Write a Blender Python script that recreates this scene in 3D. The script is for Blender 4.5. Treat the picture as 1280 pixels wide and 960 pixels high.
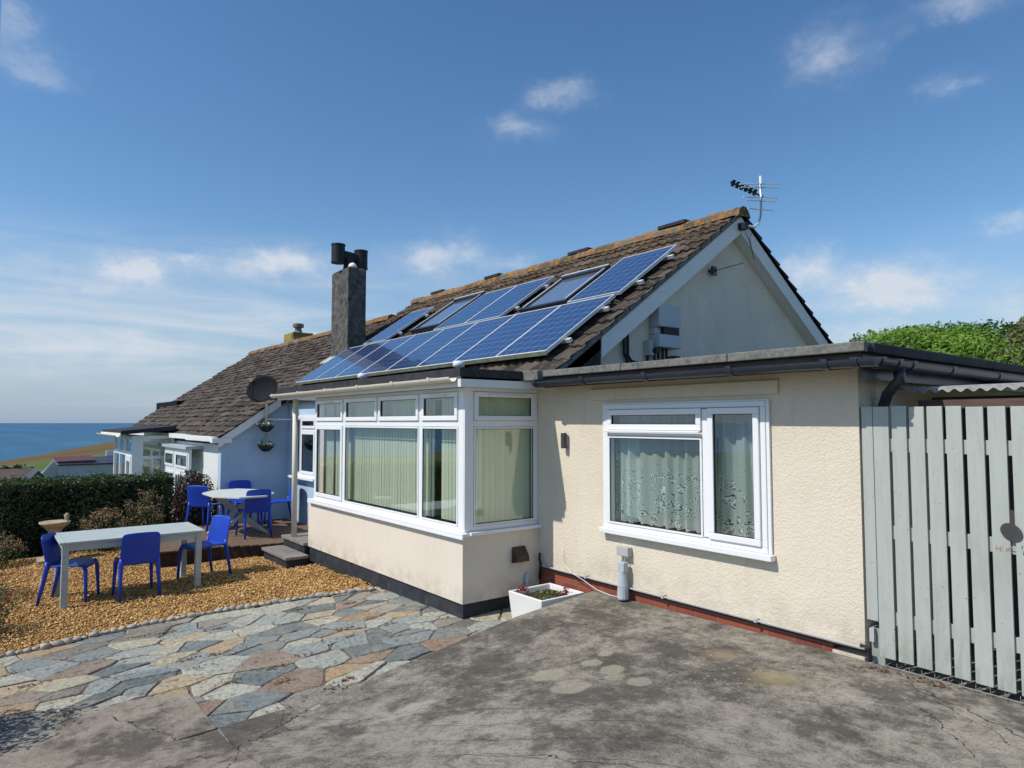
import bpy, bmesh, math, random
import numpy as np
from mathutils import Vector, Matrix
random.seed(7); RNG = np.random.default_rng(7)
R = math.radians; PI = math.pi
for o in list(bpy.data.objects): bpy.data.objects.remove(o)
scene = bpy.context.scene; COL = scene.collection

# ---------------------------------------------------------------- camera
EYE = 1.97
yaw = math.atan(660/850); pitch = math.atan(48/850)
fw = Vector((-math.cos(yaw), math.sin(yaw), 0)); rt = Vector((math.sin(yaw), math.cos(yaw), 0)); upv = Vector((0, 0, 1))
F = fw*math.cos(pitch) + upv*math.sin(pitch); U = -fw*math.sin(pitch) + upv*math.cos(pitch)
cam = bpy.data.objects.new('camera', bpy.data.cameras.new('camera')); COL.objects.link(cam)
cam.data.sensor_width = 36; cam.data.lens = 36*850/1280
cam.data.clip_start = .05; cam.data.clip_end = 100000
m = Matrix((rt, U, -F)).transposed().to_4x4(); m.translation = Vector((0, 0, EYE)); cam.matrix_world = m
scene.camera = cam
# ---------------------------------------------------------------- light
SUN = Vector((-.24, -1.0, 1.2)).normalized()
SUN_EL = math.asin(SUN.z); SUN_ROT = math.atan2(SUN.x, SUN.y)
sd = bpy.data.lights.new('sun', 'SUN'); sd.energy = 4.1; sd.angle = R(.53); sd.color = (1, .955, .88)
sun = bpy.data.objects.new('sun', sd); COL.objects.link(sun); sun.location = (-5, -20, 25)
sun.rotation_euler = SUN.to_track_quat('Z', 'Y').to_euler()
world = bpy.data.worlds.new('World'); scene.world = world; world.use_nodes = True
scene.view_settings.view_transform = 'Standard'; scene.view_settings.look = 'None'
scene.view_settings.exposure = 0.0; scene.view_settings.gamma = 1; scene.view_settings.use_curve_mapping = False

def pxdir(x, y):
    v = F + rt*((x-640)/850) - U*((y-480)/850); v.normalize()
    return math.atan2(v.y, v.x), math.asin(v.z)

class NT:
    """small helper around a node tree"""
    def __init__(s, tree): s.t = tree; s.n = tree.nodes; s.l = tree.links
    def new(s, typ, **kw):
        n = s.n.new(typ)
        for k, v in kw.items(): setattr(n, k, v)
        return n
    def put(s, sock, v):
        if v is None: return
        if isinstance(v, bpy.types.NodeSocket): s.l.new(v, sock)
        else:
            if sock.type == 'RGBA' and len(v) == 3: v = (*v, 1)
            sock.default_value = v
    def math(s, op, a, b=None, c=None, clamp=False):
        n = s.new('ShaderNodeMath', operation=op, use_clamp=clamp)
        s.put(n.inputs[0], a)
        if b is not None: s.put(n.inputs[1], b)
        if c is not None: s.put(n.inputs[2], c)
        return n.outputs[0]
    def vmath(s, op, a, b=None, out=0):
        n = s.new('ShaderNodeVectorMath', operation=op); s.put(n.inputs[0], a)
        if b is not None: s.put(n.inputs[1], b)
        return n.outputs[out]
    def noise(s, vec, scale, detail=3, rough=.55, dist=0, fac=True):
        n = s.new('ShaderNodeTexNoise'); s.put(n.inputs['Vector'], vec); n.inputs['Scale'].default_value = scale
        n.inputs['Detail'].default_value = detail; n.inputs['Roughness'].default_value = rough; n.inputs['Distortion'].default_value = dist
        return n.outputs[0 if fac else 1]
    def voro(s, vec, scale, feature='F1', out='Distance', rand=1):
        n = s.new('ShaderNodeTexVoronoi', feature=feature); s.put(n.inputs['Vector'], vec); n.inputs['Scale'].default_value = scale
        n.inputs['Randomness'].default_value = rand
        return n.outputs[out]
    def ramp(s, fac, stops, interp='LINEAR'):
        n = s.new('ShaderNodeValToRGB'); s.put(n.inputs[0], fac); cr = n.color_ramp; cr.interpolation = interp
        while len(cr.elements) < len(stops): cr.elements.new(.5)
        for e, (p, c) in zip(cr.elements, stops):
            e.position = p; e.color = (c, c, c, 1) if isinstance(c, (int, float)) else (*c, 1)
        return n.outputs[0]
    def mix(s, fac, a, b, mode='MIX'):
        n = s.new('ShaderNodeMix', data_type='RGBA', blend_type=mode)
        s.put(n.inputs[0], fac); s.put(n.inputs[6], a); s.put(n.inputs[7], b)
        return n.outputs[2]
    def sep(s, vec):
        n = s.new('ShaderNodeSeparateXYZ'); s.put(n.inputs[0], vec); return n.outputs
    def comb(s, x, y, z):
        n = s.new('ShaderNodeCombineXYZ'); s.put(n.inputs[0], x); s.put(n.inputs[1], y); s.put(n.inputs[2], z); return n.outputs[0]
    def mapr(s, v, a, b, c=0., d=1.):
        n = s.new('ShaderNodeMapRange'); s.put(n.inputs[0], v)
        for i, x in enumerate((a, b, c, d)): n.inputs[i+1].default_value = x
        return n.outputs[0]
    def bump(s, h, strength=.4, dist=.01, normal=None):
        n = s.new('ShaderNodeBump'); s.put(n.inputs['Height'], h); n.inputs['Strength'].default_value = strength
        n.inputs['Distance'].default_value = dist
        if normal is not None: s.put(n.inputs['Normal'], normal)
        return n.outputs[0]

# world: Nishita sky with thin clouds placed by compass direction
def build_world():
    w = NT(world.node_tree); w.n.clear()
    out = w.new('ShaderNodeOutputWorld')
    sky = w.new('ShaderNodeTexSky', sky_type='NISHITA'); sky.sun_disc = False
    sky.sun_elevation = SUN_EL; sky.sun_rotation = SUN_ROT; sky.altitude = 60; sky.air_density = 1.0; sky.dust_density = .35; sky.ozone_density = 1.35
    geo = w.new('ShaderNodeTexCoord').outputs['Generated']
    nd = w.vmath('NORMALIZE', geo)
    x, y, z = w.sep(nd)
    el = w.math('ARCSINE', z); az = w.math('ARCTAN2', y, x)
    wob = w.noise(w.vmath('MULTIPLY', nd, (1, 1, 1.6)), 10, 8, .68, fac=False)
    wx, wy, wz = w.sep(wob)
    az2 = w.math('ADD', az, w.mapr(wx, 0, 1, -.075, .075)); el2 = w.math('ADD', el, w.mapr(wy, 0, 1, -.045, .045))
    clouds = [ # px, py, half width, half height, strength
        (165, 333, 38, 19, 1.0), (235, 322, 18, 11, .5), (350, 330, 70, 18, .95), (545, 320, 42, 20, .75), (640, 330, 30, 10, .3),
        (700, 116, 30, 13, .42), (645, 162, 34, 17, .45), (1030, 70, 40, 28, .55), (1190, 10, 66, 16, .42), (1190, 106, 26, 14, .28), (1100, 60, 16, 10, .15),
        (1115, 360, 76, 28, 1.6), (1000, 340, 34, 20, .7), (1270, 280, 24, 14, .45), (1260, 385, 50, 26, .6), (1060, 425, 60, 14, .9), (1180, 420, 60, 14, .5),
        (25, 72, 46, 20, .32), (8, 25, 30, 24, .35), (60, 95, 30, 12, .2), (190, 430, 120, 18, .4), (70, 445, 100, 14, .4), (60, 350, 110, 16, .3),
        (300, 395, 90, 5, .2)]
    tot = None
    for px, py, hw, hh, st in clouds:
        a, e = pxdir(px, py); a1, _ = pxdir(px+hw, py); _, e1 = pxdir(px, py-hh)
        sa = abs(a1-a); se = abs(e1-e)
        g = w.math('ADD', w.math('POWER', w.math('ABSOLUTE', w.math('MULTIPLY', w.math('SUBTRACT', az2, a), 1/sa)), 2.),
                   w.math('POWER', w.math('ABSOLUTE', w.math('MULTIPLY', w.math('SUBTRACT', el2, e), 1/se)), 2.))
        g = w.math('MULTIPLY', w.math('POWER', 2.718, w.math('MULTIPLY', g, -1.0)), st)
        tot = g if tot is None else w.math('ADD', tot, g)
    nz = w.noise(w.vmath('MULTIPLY', nd, (1, 1, 1.7)), 14, 9, .62, .3)
    nz = w.mapr(nz, .34, .66, .45, 1.35)
    blob = w.math('MULTIPLY', tot, nz)
    # thin layered veil low over the sea
    band = w.math('MULTIPLY', w.mapr(el, .0, .07), w.mapr(el, .27, .12))
    west = w.mapr(az, 2.35, 2.75, .25, 1.)   # stronger to the left
    stre = w.noise(w.vmath('MULTIPLY', nd, (1, 1, 9)), 3.2, 6, .55, 1.2)
    veil = w.math('MULTIPLY', w.math('MULTIPLY', band, west), w.mapr(stre, .36, .70, .08, .75))
    cl = w.math('ADD', blob, veil, clamp=True)
    cl = w.math('MULTIPLY', cl, .9)
    # haze close to the horizon
    hz = w.mapr(el, .24, -.01, 0, .92)
    hs = w.new('ShaderNodeHueSaturation'); hs.inputs['Saturation'].default_value = 1.24; w.put(hs.inputs['Color'], sky.outputs[0])
    bg1 = w.new('ShaderNodeBackground'); w.put(bg1.inputs[0], hs.outputs[0]); bg1.inputs[1].default_value = SKYS
    bg2 = w.new('ShaderNodeBackground'); w.put(bg2.inputs[0], (.68, .73, .80)); bg2.inputs[1].default_value = 1.0
    bg3 = w.new('ShaderNodeBackground'); w.put(bg3.inputs[0], (.27, .385, .56)); bg3.inputs[1].default_value = 1.0
    m0 = w.new('ShaderNodeMixShader'); w.put(m0.inputs[0], hz); w.l.new(bg1.outputs[0], m0.inputs[1]); w.l.new(bg3.outputs[0], m0.inputs[2])
    ms = w.new('ShaderNodeMixShader'); w.put(ms.inputs[0], cl); w.l.new(m0.outputs[0], ms.inputs[1]); w.l.new(bg2.outputs[0], ms.inputs[2])
    w.l.new(ms.outputs[0], out.inputs[0])
SKYS = .136
build_world()

# ---------------------------------------------------------------- materials
MATS = {}
def base_mat(name):
    mt = bpy.data.materials.new(name); mt.use_nodes = True; k = NT(mt.node_tree)
    return mt, k, k.n['Principled BSDF']
def pos(k): return k.new('ShaderNodeNewGeometry').outputs['Position']
def obc(k): return k.new('ShaderNodeTexCoord').outputs['Object']
def nmat(name, stops, scale=5, rough=.8, bump=None, detail=4, nrough=.6, spec=.3, local=False, metal=0, speck=None, grime=None, stretch=None, sheen=None):
    """noise-coloured surface. stops: list of (pos, rgb)"""
    mt, k, b = base_mat(name); P = obc(k) if local else pos(k)
    V = k.vmath('MULTIPLY', P, stretch) if stretch else P
    c = k.ramp(k.noise(V, scale, detail, nrough), stops)
    if grime:  # (rgb, scale, lo, hi, amount)
        g = k.mapr(k.noise(k.vmath('MULTIPLY', P, grime[5]) if len(grime) > 5 else P, grime[1], 5, .65), grime[2], grime[3], 0, grime[4]); c = k.mix(g, c, grime[0])
    if speck: # (rgb, scale, threshold, amount)
        s = k.mapr(k.noise(P, speck[1], 2, .5), speck[2], speck[2]+.06, 0, speck[3]); c = k.mix(s, c, speck[0])
    k.put(b.inputs['Base Color'], c); b.inputs['Roughness'].default_value = rough
    b.inputs['Specular IOR Level'].default_value = spec; b.inputs['Metallic'].default_value = metal
    if bump:
        h = k.noise(P, bump[0], 3, .6); k.put(b.inputs['Normal'], k.bump(h, bump[1], bump[2] if len(bump) > 2 else .01))
    MATS[name] = mt; return mt
def rndmat(name, stops, rough=.8, noise=None, bump=None, spec=.3, trans=0, extra=None):
    """colour picked per face group through the 'rnd' attribute, small noise on top"""
    mt, k, b = base_mat(name)
    at = k.new('ShaderNodeAttribute', attribute_name='rnd'); c = k.ramp(at.outputs['Fac'], stops)
    P = pos(k)
    if noise:
        n = k.mapr(k.noise(P, noise[0], 4, .65), .25, .75, 1-noise[1], 1+noise[1]); c = k.mix(1., c, k.comb(n, n, n), 'MULTIPLY')
    if extra: c = extra(k, P, c)
    k.put(b.inputs['Base Color'], c); b.inputs['Roughness'].default_value = rough; b.inputs['Specular IOR Level'].default_value = spec
    if bump: k.put(b.inputs['Normal'], k.bump(k.noise(P, bump[0], 3, .6), bump[1], bump[2]))
    if trans:
        tr = k.new('ShaderNodeBsdfTranslucent'); k.put(tr.inputs[0], k.mix(1., c, (1.3, 1.5, .6), 'MULTIPLY'))
        ms = k.new('ShaderNodeMixShader'); ms.inputs[0].default_value = trans
        k.l.new(b.outputs[0], ms.inputs[1]); k.l.new(tr.outputs[0], ms.inputs[2]); k.l.new(ms.outputs[0], k.n['Material Output'].inputs[0])
    MATS[name] = mt; return mt
def glass(name, tint=(.97, .99, .98), reflect=1.0):
    mt, k, b = base_mat(name); k.n.remove(b)
    fr = k.new('ShaderNodeLayerWeight'); fr.inputs[0].default_value = .5
    f = k.math('MULTIPLY', k.math('ADD', .085, k.math('MULTIPLY', k.math('POWER', fr.outputs[1], 3.5), .8)), reflect, clamp=True)
    t = k.new('ShaderNodeBsdfTransparent'); k.put(t.inputs[0], tint)
    g = k.new('ShaderNodeBsdfGlossy'); g.inputs['Roughness'].default_value = .015; k.put(g.inputs['Color'], (.95, .97, 1))
    n = k.noise(pos(k), 1.3, 1, .4); k.put(g.inputs['Normal'], k.bump(n, .05, .02))
    ms = k.new('ShaderNodeMixShader'); k.put(ms.inputs[0], f); k.l.new(t.outputs[0], ms.inputs[1]); k.l.new(g.outputs[0], ms.inputs[2])
    k.l.new(ms.outputs[0], k.n['Material Output'].inputs[0]); MATS[name] = mt; return mt

nmat('cream_stipple', [(.3, (.685, .60, .475)), (.7, (.75, .665, .53))], 1.6, .9, grime=((.50, .45, .36), 3, .55, .8, .35, (1, 1, .4)))
k = NT(MATS['cream_stipple'].node_tree); P = pos(k)
h1 = k.noise(P, 46, 2, .5, .9); h1 = k.mapr(h1, .40, .66); h2 = k.noise(P, 120, 2, .5)
k.put(k.n['Principled BSDF'].inputs['Normal'], k.bump(k.math('ADD', h1, k.math('MULTIPLY', h2, .35)), .42, .005))
nmat('cream_smooth', [(.3, (.71, .62, .51)), (.7, (.76, .675, .56))], 1.1, .85, bump=(60, .12, .004), grime=((.45, .38, .3), 2.2, .6, .85, .3, (1, 1, .3)))
def weather(name, zlo, zhi, tone=(.36, .31, .24)):
    kk = NT(MATS[name].node_tree); b_ = kk.n['Principled BSDF']; src = b_.inputs['Base Color'].links[0].from_socket; PP = pos(kk); zz = kk.sep(PP)[2]
    sp = kk.math('MULTIPLY', kk.mapr(zz, zhi, zlo, 0, 1), kk.mapr(kk.noise(PP, 6, 6, .7), .38, .66, .0, .55))
    st = kk.math('MULTIPLY', kk.mapr(kk.noise(kk.vmath('MULTIPLY', PP, (1, 1, .12)), 9, 4, .65), .58, .72, 0, .22), kk.mapr(zz, .2, .9, 0, 1))
    kk.put(b_.inputs['Base Color'], kk.mix(kk.math('MAXIMUM', sp, st), src, tone))
weather('cream_smooth', .15, .42); weather('cream_stipple', .40, .72)
nmat('gable_render', [(.3, (.70, .62, .51)), (.7, (.79, .71, .60))], 1.2, .9, bump=(45, .35, .006), grime=((.45, .42, .37), 5, .5, .75, .35, (1, 1, .6)))
nmat('pale_blue_render', [(.3, (.40, .52, .62)), (.7, (.48, .60, .70))], 1.5, .9, bump=(50, .25, .006), grime=((.28, .36, .5), 3, .55, .8, .4, (1, 1, .5)))
nmat('black_plinth', [(.3, (.018, .02, .024)), (.7, (.045, .05, .058))], 6, .7, bump=(20, .3), grime=((.16, .16, .16), 9, .6, .8, .5))
nmat('upvc', [(.3, (.80, .81, .82)), (.7, (.84, .85, .85))], 2, .32, spec=.5, grime=((.6, .6, .57), 7, .62, .9, .25))
nmat('white_paint', [(.3, (.74, .74, .72)), (.7, (.8, .8, .78))], 3, .5, grime=((.45, .43, .38), 6, .58, .85, .4, (.4, .4, 2)))
nmat('cream_paint', [(.3, (.66, .62, .52)), (.7, (.72, .68, .58))], 3, .5, grime=((.4, .36, .27), 8, .58, .85, .4))
nmat('dark_felt', [(.3, (.022, .023, .027)), (.7, (.05, .05, .055))], 9, .85, bump=(90, .5, .004))
nmat('mineral_felt', [(.3, (.13, .13, .12)), (.7, (.23, .23, .205))], 30, .95, bump=(120, .6, .004), grime=((.06, .06, .055), 7, .5, .7, .7))
nmat('dark_plastic', [(.3, (.022, .028, .045)), (.7, (.035, .042, .06))], 3, .32, spec=.5, grime=((.16, .17, .18), 9, .6, .85, .4))
nmat('brown_timber', [(.3, (.09, .055, .045)), (.7, (.15, .09, .07))], 5, .7, stretch=(1, 6, 6), bump=(30, .3))
nmat('concrete_chimney', [(.3, (.035, .035, .035)), (.7, (.16, .15, .135))], 9, .9, bump=(22, .9, .02), grime=((.30, .29, .26), 11, .62, .75, .7, (1, 1, .35)))
nmat('cowl_black', [(.3, (.010, .012, .018)), (.7, (.02, .022, .03))], 6, .5)
nmat('grey_plastic', [(.3, (.42, .42, .42)), (.7, (.48, .48, .47))], 5, .5, grime=((.25, .24, .22), 12, .6, .8, .4))
nmat('pale_grey_metal', [(.3, (.42, .47, .5)), (.7, (.47, .52, .55))], 5, .4)
nmat('alu', [(.3, (.66, .67, .68)), (.7, (.76, .77, .78))], 20, .4, metal=.15, grime=((.3, .33, .2), 14, .6, .8, .3))
nmat('mossy_alu', [(.3, (.30, .34, .2)), (.7, (.5, .52, .42))], 12, .6)
nmat('blue_plastic', [(.3, (.010, .05, .40)), (.7, (.014, .065, .47))], 4, .42, spec=.4, local=True, bump=(300, .06, .002))
nmat('table_paint', [(.3, (.38, .43, .41)), (.7, (.47, .515, .485))], 5, .6, local=True, stretch=(8, 1, 8), bump=(40, .2), grime=((.33, .34, .3), 12, .6, .8, .5))
nmat('octagon_paint', [(.3, (.52, .56, .52)), (.7, (.6, .63, .59))], 5, .6, local=True, grime=((.4, .4, .36), 12, .6, .8, .5))
nmat('leg_grey', [(.3, (.30, .33, .30)), (.7, (.4, .42, .39))], 6, .6)
nmat('deck_wood', [(.25, (.10, .06, .04)), (.75, (.21, .135, .09))], 7, .75, stretch=(1.2, 12, 1), bump=(30, .4), grime=((.28, .22, .17), 5, .55, .8, .5))
nmat('deck_dark', [(.3, (.02, .014, .011)), (.7, (.05, .032, .024))], 8, .8, bump=(20, .4))
nmat('step_slab', [(.3, (.17, .155, .14)), (.7, (.27, .25, .22))], 9, .9, bump=(60, .4, .004), grime=((.1, .09, .08), 4, .55, .75, .5))
nmat('cobble', [(.25, (.20, .19, .17)), (.5, (.38, .35, .31)), (.8, (.52, .49, .45))], 7, .8, bump=(30, .3))
nmat('birdbath_stone', [(.3, (.36, .28, .18)), (.7, (.50, .41, .28))], 14, .9, bump=(50, .4, .006), grime=((.18, .16, .12), 6, .55, .75, .5))
nmat('planter_white', [(.3, (.74, .74, .71)), (.7, (.8, .8, .77))], 5, .45, grime=((.45, .42, .36), 9, .6, .85, .4))
nmat('soil', [(.3, (.03, .02, .014)), (.7, (.09, .06, .045))], 30, .95, bump=(40, .8, .02))
nmat('brown_vent', [(.3, (.045, .03, .025)), (.7, (.075, .05, .04))], 6, .5)
nmat('hip_dark', [(.3, (.004, .0055, .009)), (.7, (.008, .010, .015))], 3, .75, spec=.15)
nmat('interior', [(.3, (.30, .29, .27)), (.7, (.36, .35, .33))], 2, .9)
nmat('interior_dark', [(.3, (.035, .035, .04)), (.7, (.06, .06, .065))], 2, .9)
nmat('shed_wall', [(.3, (.07, .055, .055)), (.7, (.11, .085, .08))], 4, .8)
nmat('old_sheet', [(.3, (.30, .28, .27)), (.7, (.52, .49, .46))], 9, .9, bump=(50, .4, .006))
nmat('wire', [(.3, (.22, .22, .21)), (.7, (.30, .30, .29))], 9, .6)
nmat('oval_plaque', [(.3, (.055, .05, .058)), (.7, (.08, .07, .08))], 6, .55)
nmat('red_paint', [(.3, (.42, .08, .035)), (.7, (.55, .16, .09))], 60, .6)
mt, k, b = base_mat('red_worn'); P = pos(k); c = k.mix(k.mapr(k.noise(P, 75, 3, .6), .47, .53), (.40, .11, .06), (.42, .43, .39)); k.put(b.inputs['Base Color'], c); MATS['red_worn'] = mt
nmat('ink', [(.3, (.06, .05, .04)), (.7, (.1, .09, .08))], 60, .6)
nmat('slate_far', [(.3, (.035, .035, .055)), (.7, (.06, .06, .09))], 2, .6)
nmat('maroon_far', [(.3, (.09, .04, .045)), (.7, (.13, .06, .06))], 2, .8)
nmat('brown_far', [(.3, (.10, .07, .06)), (.7, (.16, .12, .10))], 3, .9)
nmat('white_far', [(.3, (.40, .41, .43)), (.7, (.47, .48, .5))], .8, .9)
nmat('bark', [(.3, (.035, .025, .018)), (.7, (.08, .06, .045))], 14, .9, bump=(20, .6, .02))
nmat('hedge_core', [(.3, (.006, .008, .004)), (.7, (.014, .016, .008))], 9, .95)  # near-black tone painting the shade deep inside foliage
glass('glass'); glass('glass_dark', (.6, .66, .66), 1.2)

# sage gate paint with faint grain and knots
mt, k, b = base_mat('sage_paint'); P = pos(k)
c = k.ramp(k.noise(k.vmath('MULTIPLY', P, (14, 14, 1.2)), 2.5, 5, .6), [(.3, (.385, .415, .375)), (.7, (.445, .475, .43))])
c = k.mix(k.mapr(k.noise(P, 55, 2, .5), .70, .75, 0, .6), c, (.18, .19, .16))
c = k.mix(k.mapr(k.noise(k.vmath('MULTIPLY', P, (1, 1, .4)), 4, 5, .65), .52, .75, 0, .45), c, (.27, .30, .26))
gr_ = k.math('MULTIPLY', k.mapr(k.sep(P)[2], .75, .38, 0, 1), k.mapr(k.noise(k.vmath('MULTIPLY', P, (3, 3, .8)), 6, 5, .7), .42, .62)); c = k.mix(k.math('MULTIPLY', gr_, .55), c, (.20, .22, .15))
sc_ = k.math('MULTIPLY', k.math('LESS_THAN', k.voro(k.vmath('MULTIPLY', P, (1, 0, 1)), 9), .05), .8); c = k.mix(sc_, c, (.12, .10, .08))
k.put(b.inputs['Base Color'], c); b.inputs['Roughness'].default_value = .55
k.put(b.inputs['Normal'], k.bump(k.noise(k.vmath('MULTIPLY', P, (30, 30, 1)), 3, 4, .6), .25, .004)); MATS['sage_paint'] = mt

# red brick plinth
mt, k, b = base_mat('brick'); P = pos(k); x, y, z = k.sep(P)
br = k.new('ShaderNodeTexBrick'); k.put(br.inputs['Vector'], k.comb(x, z, 0.)); br.inputs['Scale'].default_value = 1
br.inputs['Brick Width'].default_value = .225; br.inputs['Row Height'].default_value = .075; br.inputs['Mortar Size'].default_value = .006
br.offset = .5
for i, c in enumerate(((.30, .075, .04), (.21, .05, .03), (.22, .12, .085))): k.put(br.inputs[i+1], c)
c = k.mix(k.mapr(k.noise(P, 8, 4, .6), .5, .8, 0, .5), br.outputs[0], (.30, .15, .09))
k.put(b.inputs['Base Color'], c); b.inputs['Roughness'].default_value = .75; k.put(b.inputs['Normal'], k.bump(br.outputs[1], -.4, .006)); MATS['brick'] = mt

# roof tiles: brown-grey with lichen thickening near the ridge
def lichen(k, P, c):
    x, y, z = k.sep(P)
    n = k.noise(P, 2.2, 5, .7); n2 = k.noise(P, 16, 4, .7)
    c = k.mix(k.mapr(k.noise(P, 10, 4, .6), .5, .72, 0, .75), c, (.145, .13, .11))
    c = k.mix(k.mapr(k.noise(P, 5, 4, .6), .55, .75, 0, .6), c, (.035, .03, .028))
    o = k.math('MULTIPLY', k.mapr(z, 3.9, 4.75, 0., .55), k.mapr(n2, .5, .62))
    return k.mix(o, c, (.34, .17, .045))
rndmat('roof_tile', [(0, (.036, .028, .023)), (.5, (.068, .052, .041)), (1, (.13, .104, .082))], .9, noise=(30, .35), bump=(60, .4, .006), spec=.2, extra=lichen)
def lichen2(k, P, c):
    n2 = k.noise(P, 9, 5, .7)
    c = k.mix(k.mapr(n2, .47, .60), c, (.36, .17, .045))
    return k.mix(k.mapr(k.noise(P, 24, 3, .6), .62, .7, 0, .8), c, (.38, .36, .30))
rndmat('ridge_tile', [(0, (.10, .08, .06)), (1, (.19, .15, .11))], .95, noise=(25, .35), bump=(35, .6, .012), spec=.2, extra=lichen2)
rndmat('verge_dark', [(0, (.02, .02, .022)), (1, (.045, .042, .042))], .9, noise=(30, .3), bump=(40, .4, .006))

# solar cells
mt, k, b = base_mat('solar_cell'); P = obc(k); x, y, z = k.sep(P)
cell = k.voro(P, 90, out='Color'); cs = k.sep(cell)[0]
c = k.mix(cs, (.006, .026, .095), (.014, .05, .165))
def grid(k, v, n, w):
    f = k.math('FRACT', k.math('MULTIPLY', v, n)); d = k.math('ABSOLUTE', k.math('SUBTRACT', f, .5)); return k.math('GREATER_THAN', d, .5-w)
g1 = k.math('MAXIMUM', grid(k, x, 1/.151, .02), grid(k, y, 1/.151, .02)); g2 = grid(k, x, 1/.0503, .022)
c = k.mix(k.math('MULTIPLY', g2, .3), c, (.28, .36, .5)); c = k.mix(k.math('MULTIPLY', g1, .6), c, (.42, .46, .55))
k.put(b.inputs['Base Color'], c); b.inputs['Roughness'].default_value = .22; b.inputs['Specular IOR Level'].default_value = .55
b.inputs['Coat Weight'].default_value = .8; b.inputs['Coat Roughness'].default_value = .03; MATS['solar_cell'] = mt

# lace net curtain
def lace(name, dens):
    mt, k, b = base_mat(name); P = pos(k); x, y, z = k.sep(P); V = k.comb(x, z, 0.); dn = k.new('ShaderNodeVectorMath', operation='SCALE'); k.put(dn.inputs[0], k.noise(V, 22, 2, .6, fac=False)); dn.inputs[3].default_value = .075; V = k.vmath('ADD', V, dn.outputs[0])
    d = k.voro(V, 12, rand=.9); ring = k.math('MULTIPLY', k.math('SINE', k.math('MULTIPLY', d, 26)), 1.)
    fl = k.math('MULTIPLY', k.math('GREATER_THAN', ring, -.1), k.math('LESS_THAN', d, .52))
    petals = k.math('GREATER_THAN', k.noise(V, 95, 2, .5), .48)
    fl = k.math('MULTIPLY', fl, petals)
    region = k.math('MULTIPLY', k.mapr(z, 1.62, 1.45), k.mapr(k.noise(V, 3.2, 2, .5), .38, .48))
    scat = k.math('MULTIPLY', k.math('LESS_THAN', k.voro(V, 4.2), .16), k.math('GREATER_THAN', k.noise(V, 60, 2, .5), .45))
    fl = k.math('MAXIMUM', k.math('MULTIPLY', fl, region), scat)
    dark = k.math('MULTIPLY', k.math('MULTIPLY', k.math('LESS_THAN', ring, -.72), k.math('LESS_THAN', d, .6)), region)
    al = k.math('ADD', dens, k.math('MULTIPLY', fl, .5)); al = k.math('SUBTRACT', al, k.math('MULTIPLY', dark, .5), clamp=True)
    k.put(b.inputs['Base Color'], (.80, .90, .90)); b.inputs['Roughness'].default_value = .9
    tl = k.new('ShaderNodeBsdfTranslucent'); k.put(tl.inputs[0], (.6, .75, .72)); m1 = k.new('ShaderNodeMixShader'); m1.inputs[0].default_value = .3
    k.l.new(b.outputs[0], m1.inputs[1]); k.l.new(tl.outputs[0], m1.inputs[2])
    tp = k.new('ShaderNodeBsdfTransparent'); m2 = k.new('ShaderNodeMixShader'); k.put(m2.inputs[0], al)
    k.l.new(tp.outputs[0], m2.inputs[1]); k.l.new(m1.outputs[0], m2.inputs[2]); k.l.new(m2.outputs[0], k.n['Material Output'].inputs[0]); MATS[name] = mt
lace('lace', .56); lace('lace_thick', .78)
rndmat('blind_slat', [(0, (.76, .80, .66)), (1, (.83, .86, .72))], .8, trans=.3)

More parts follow.
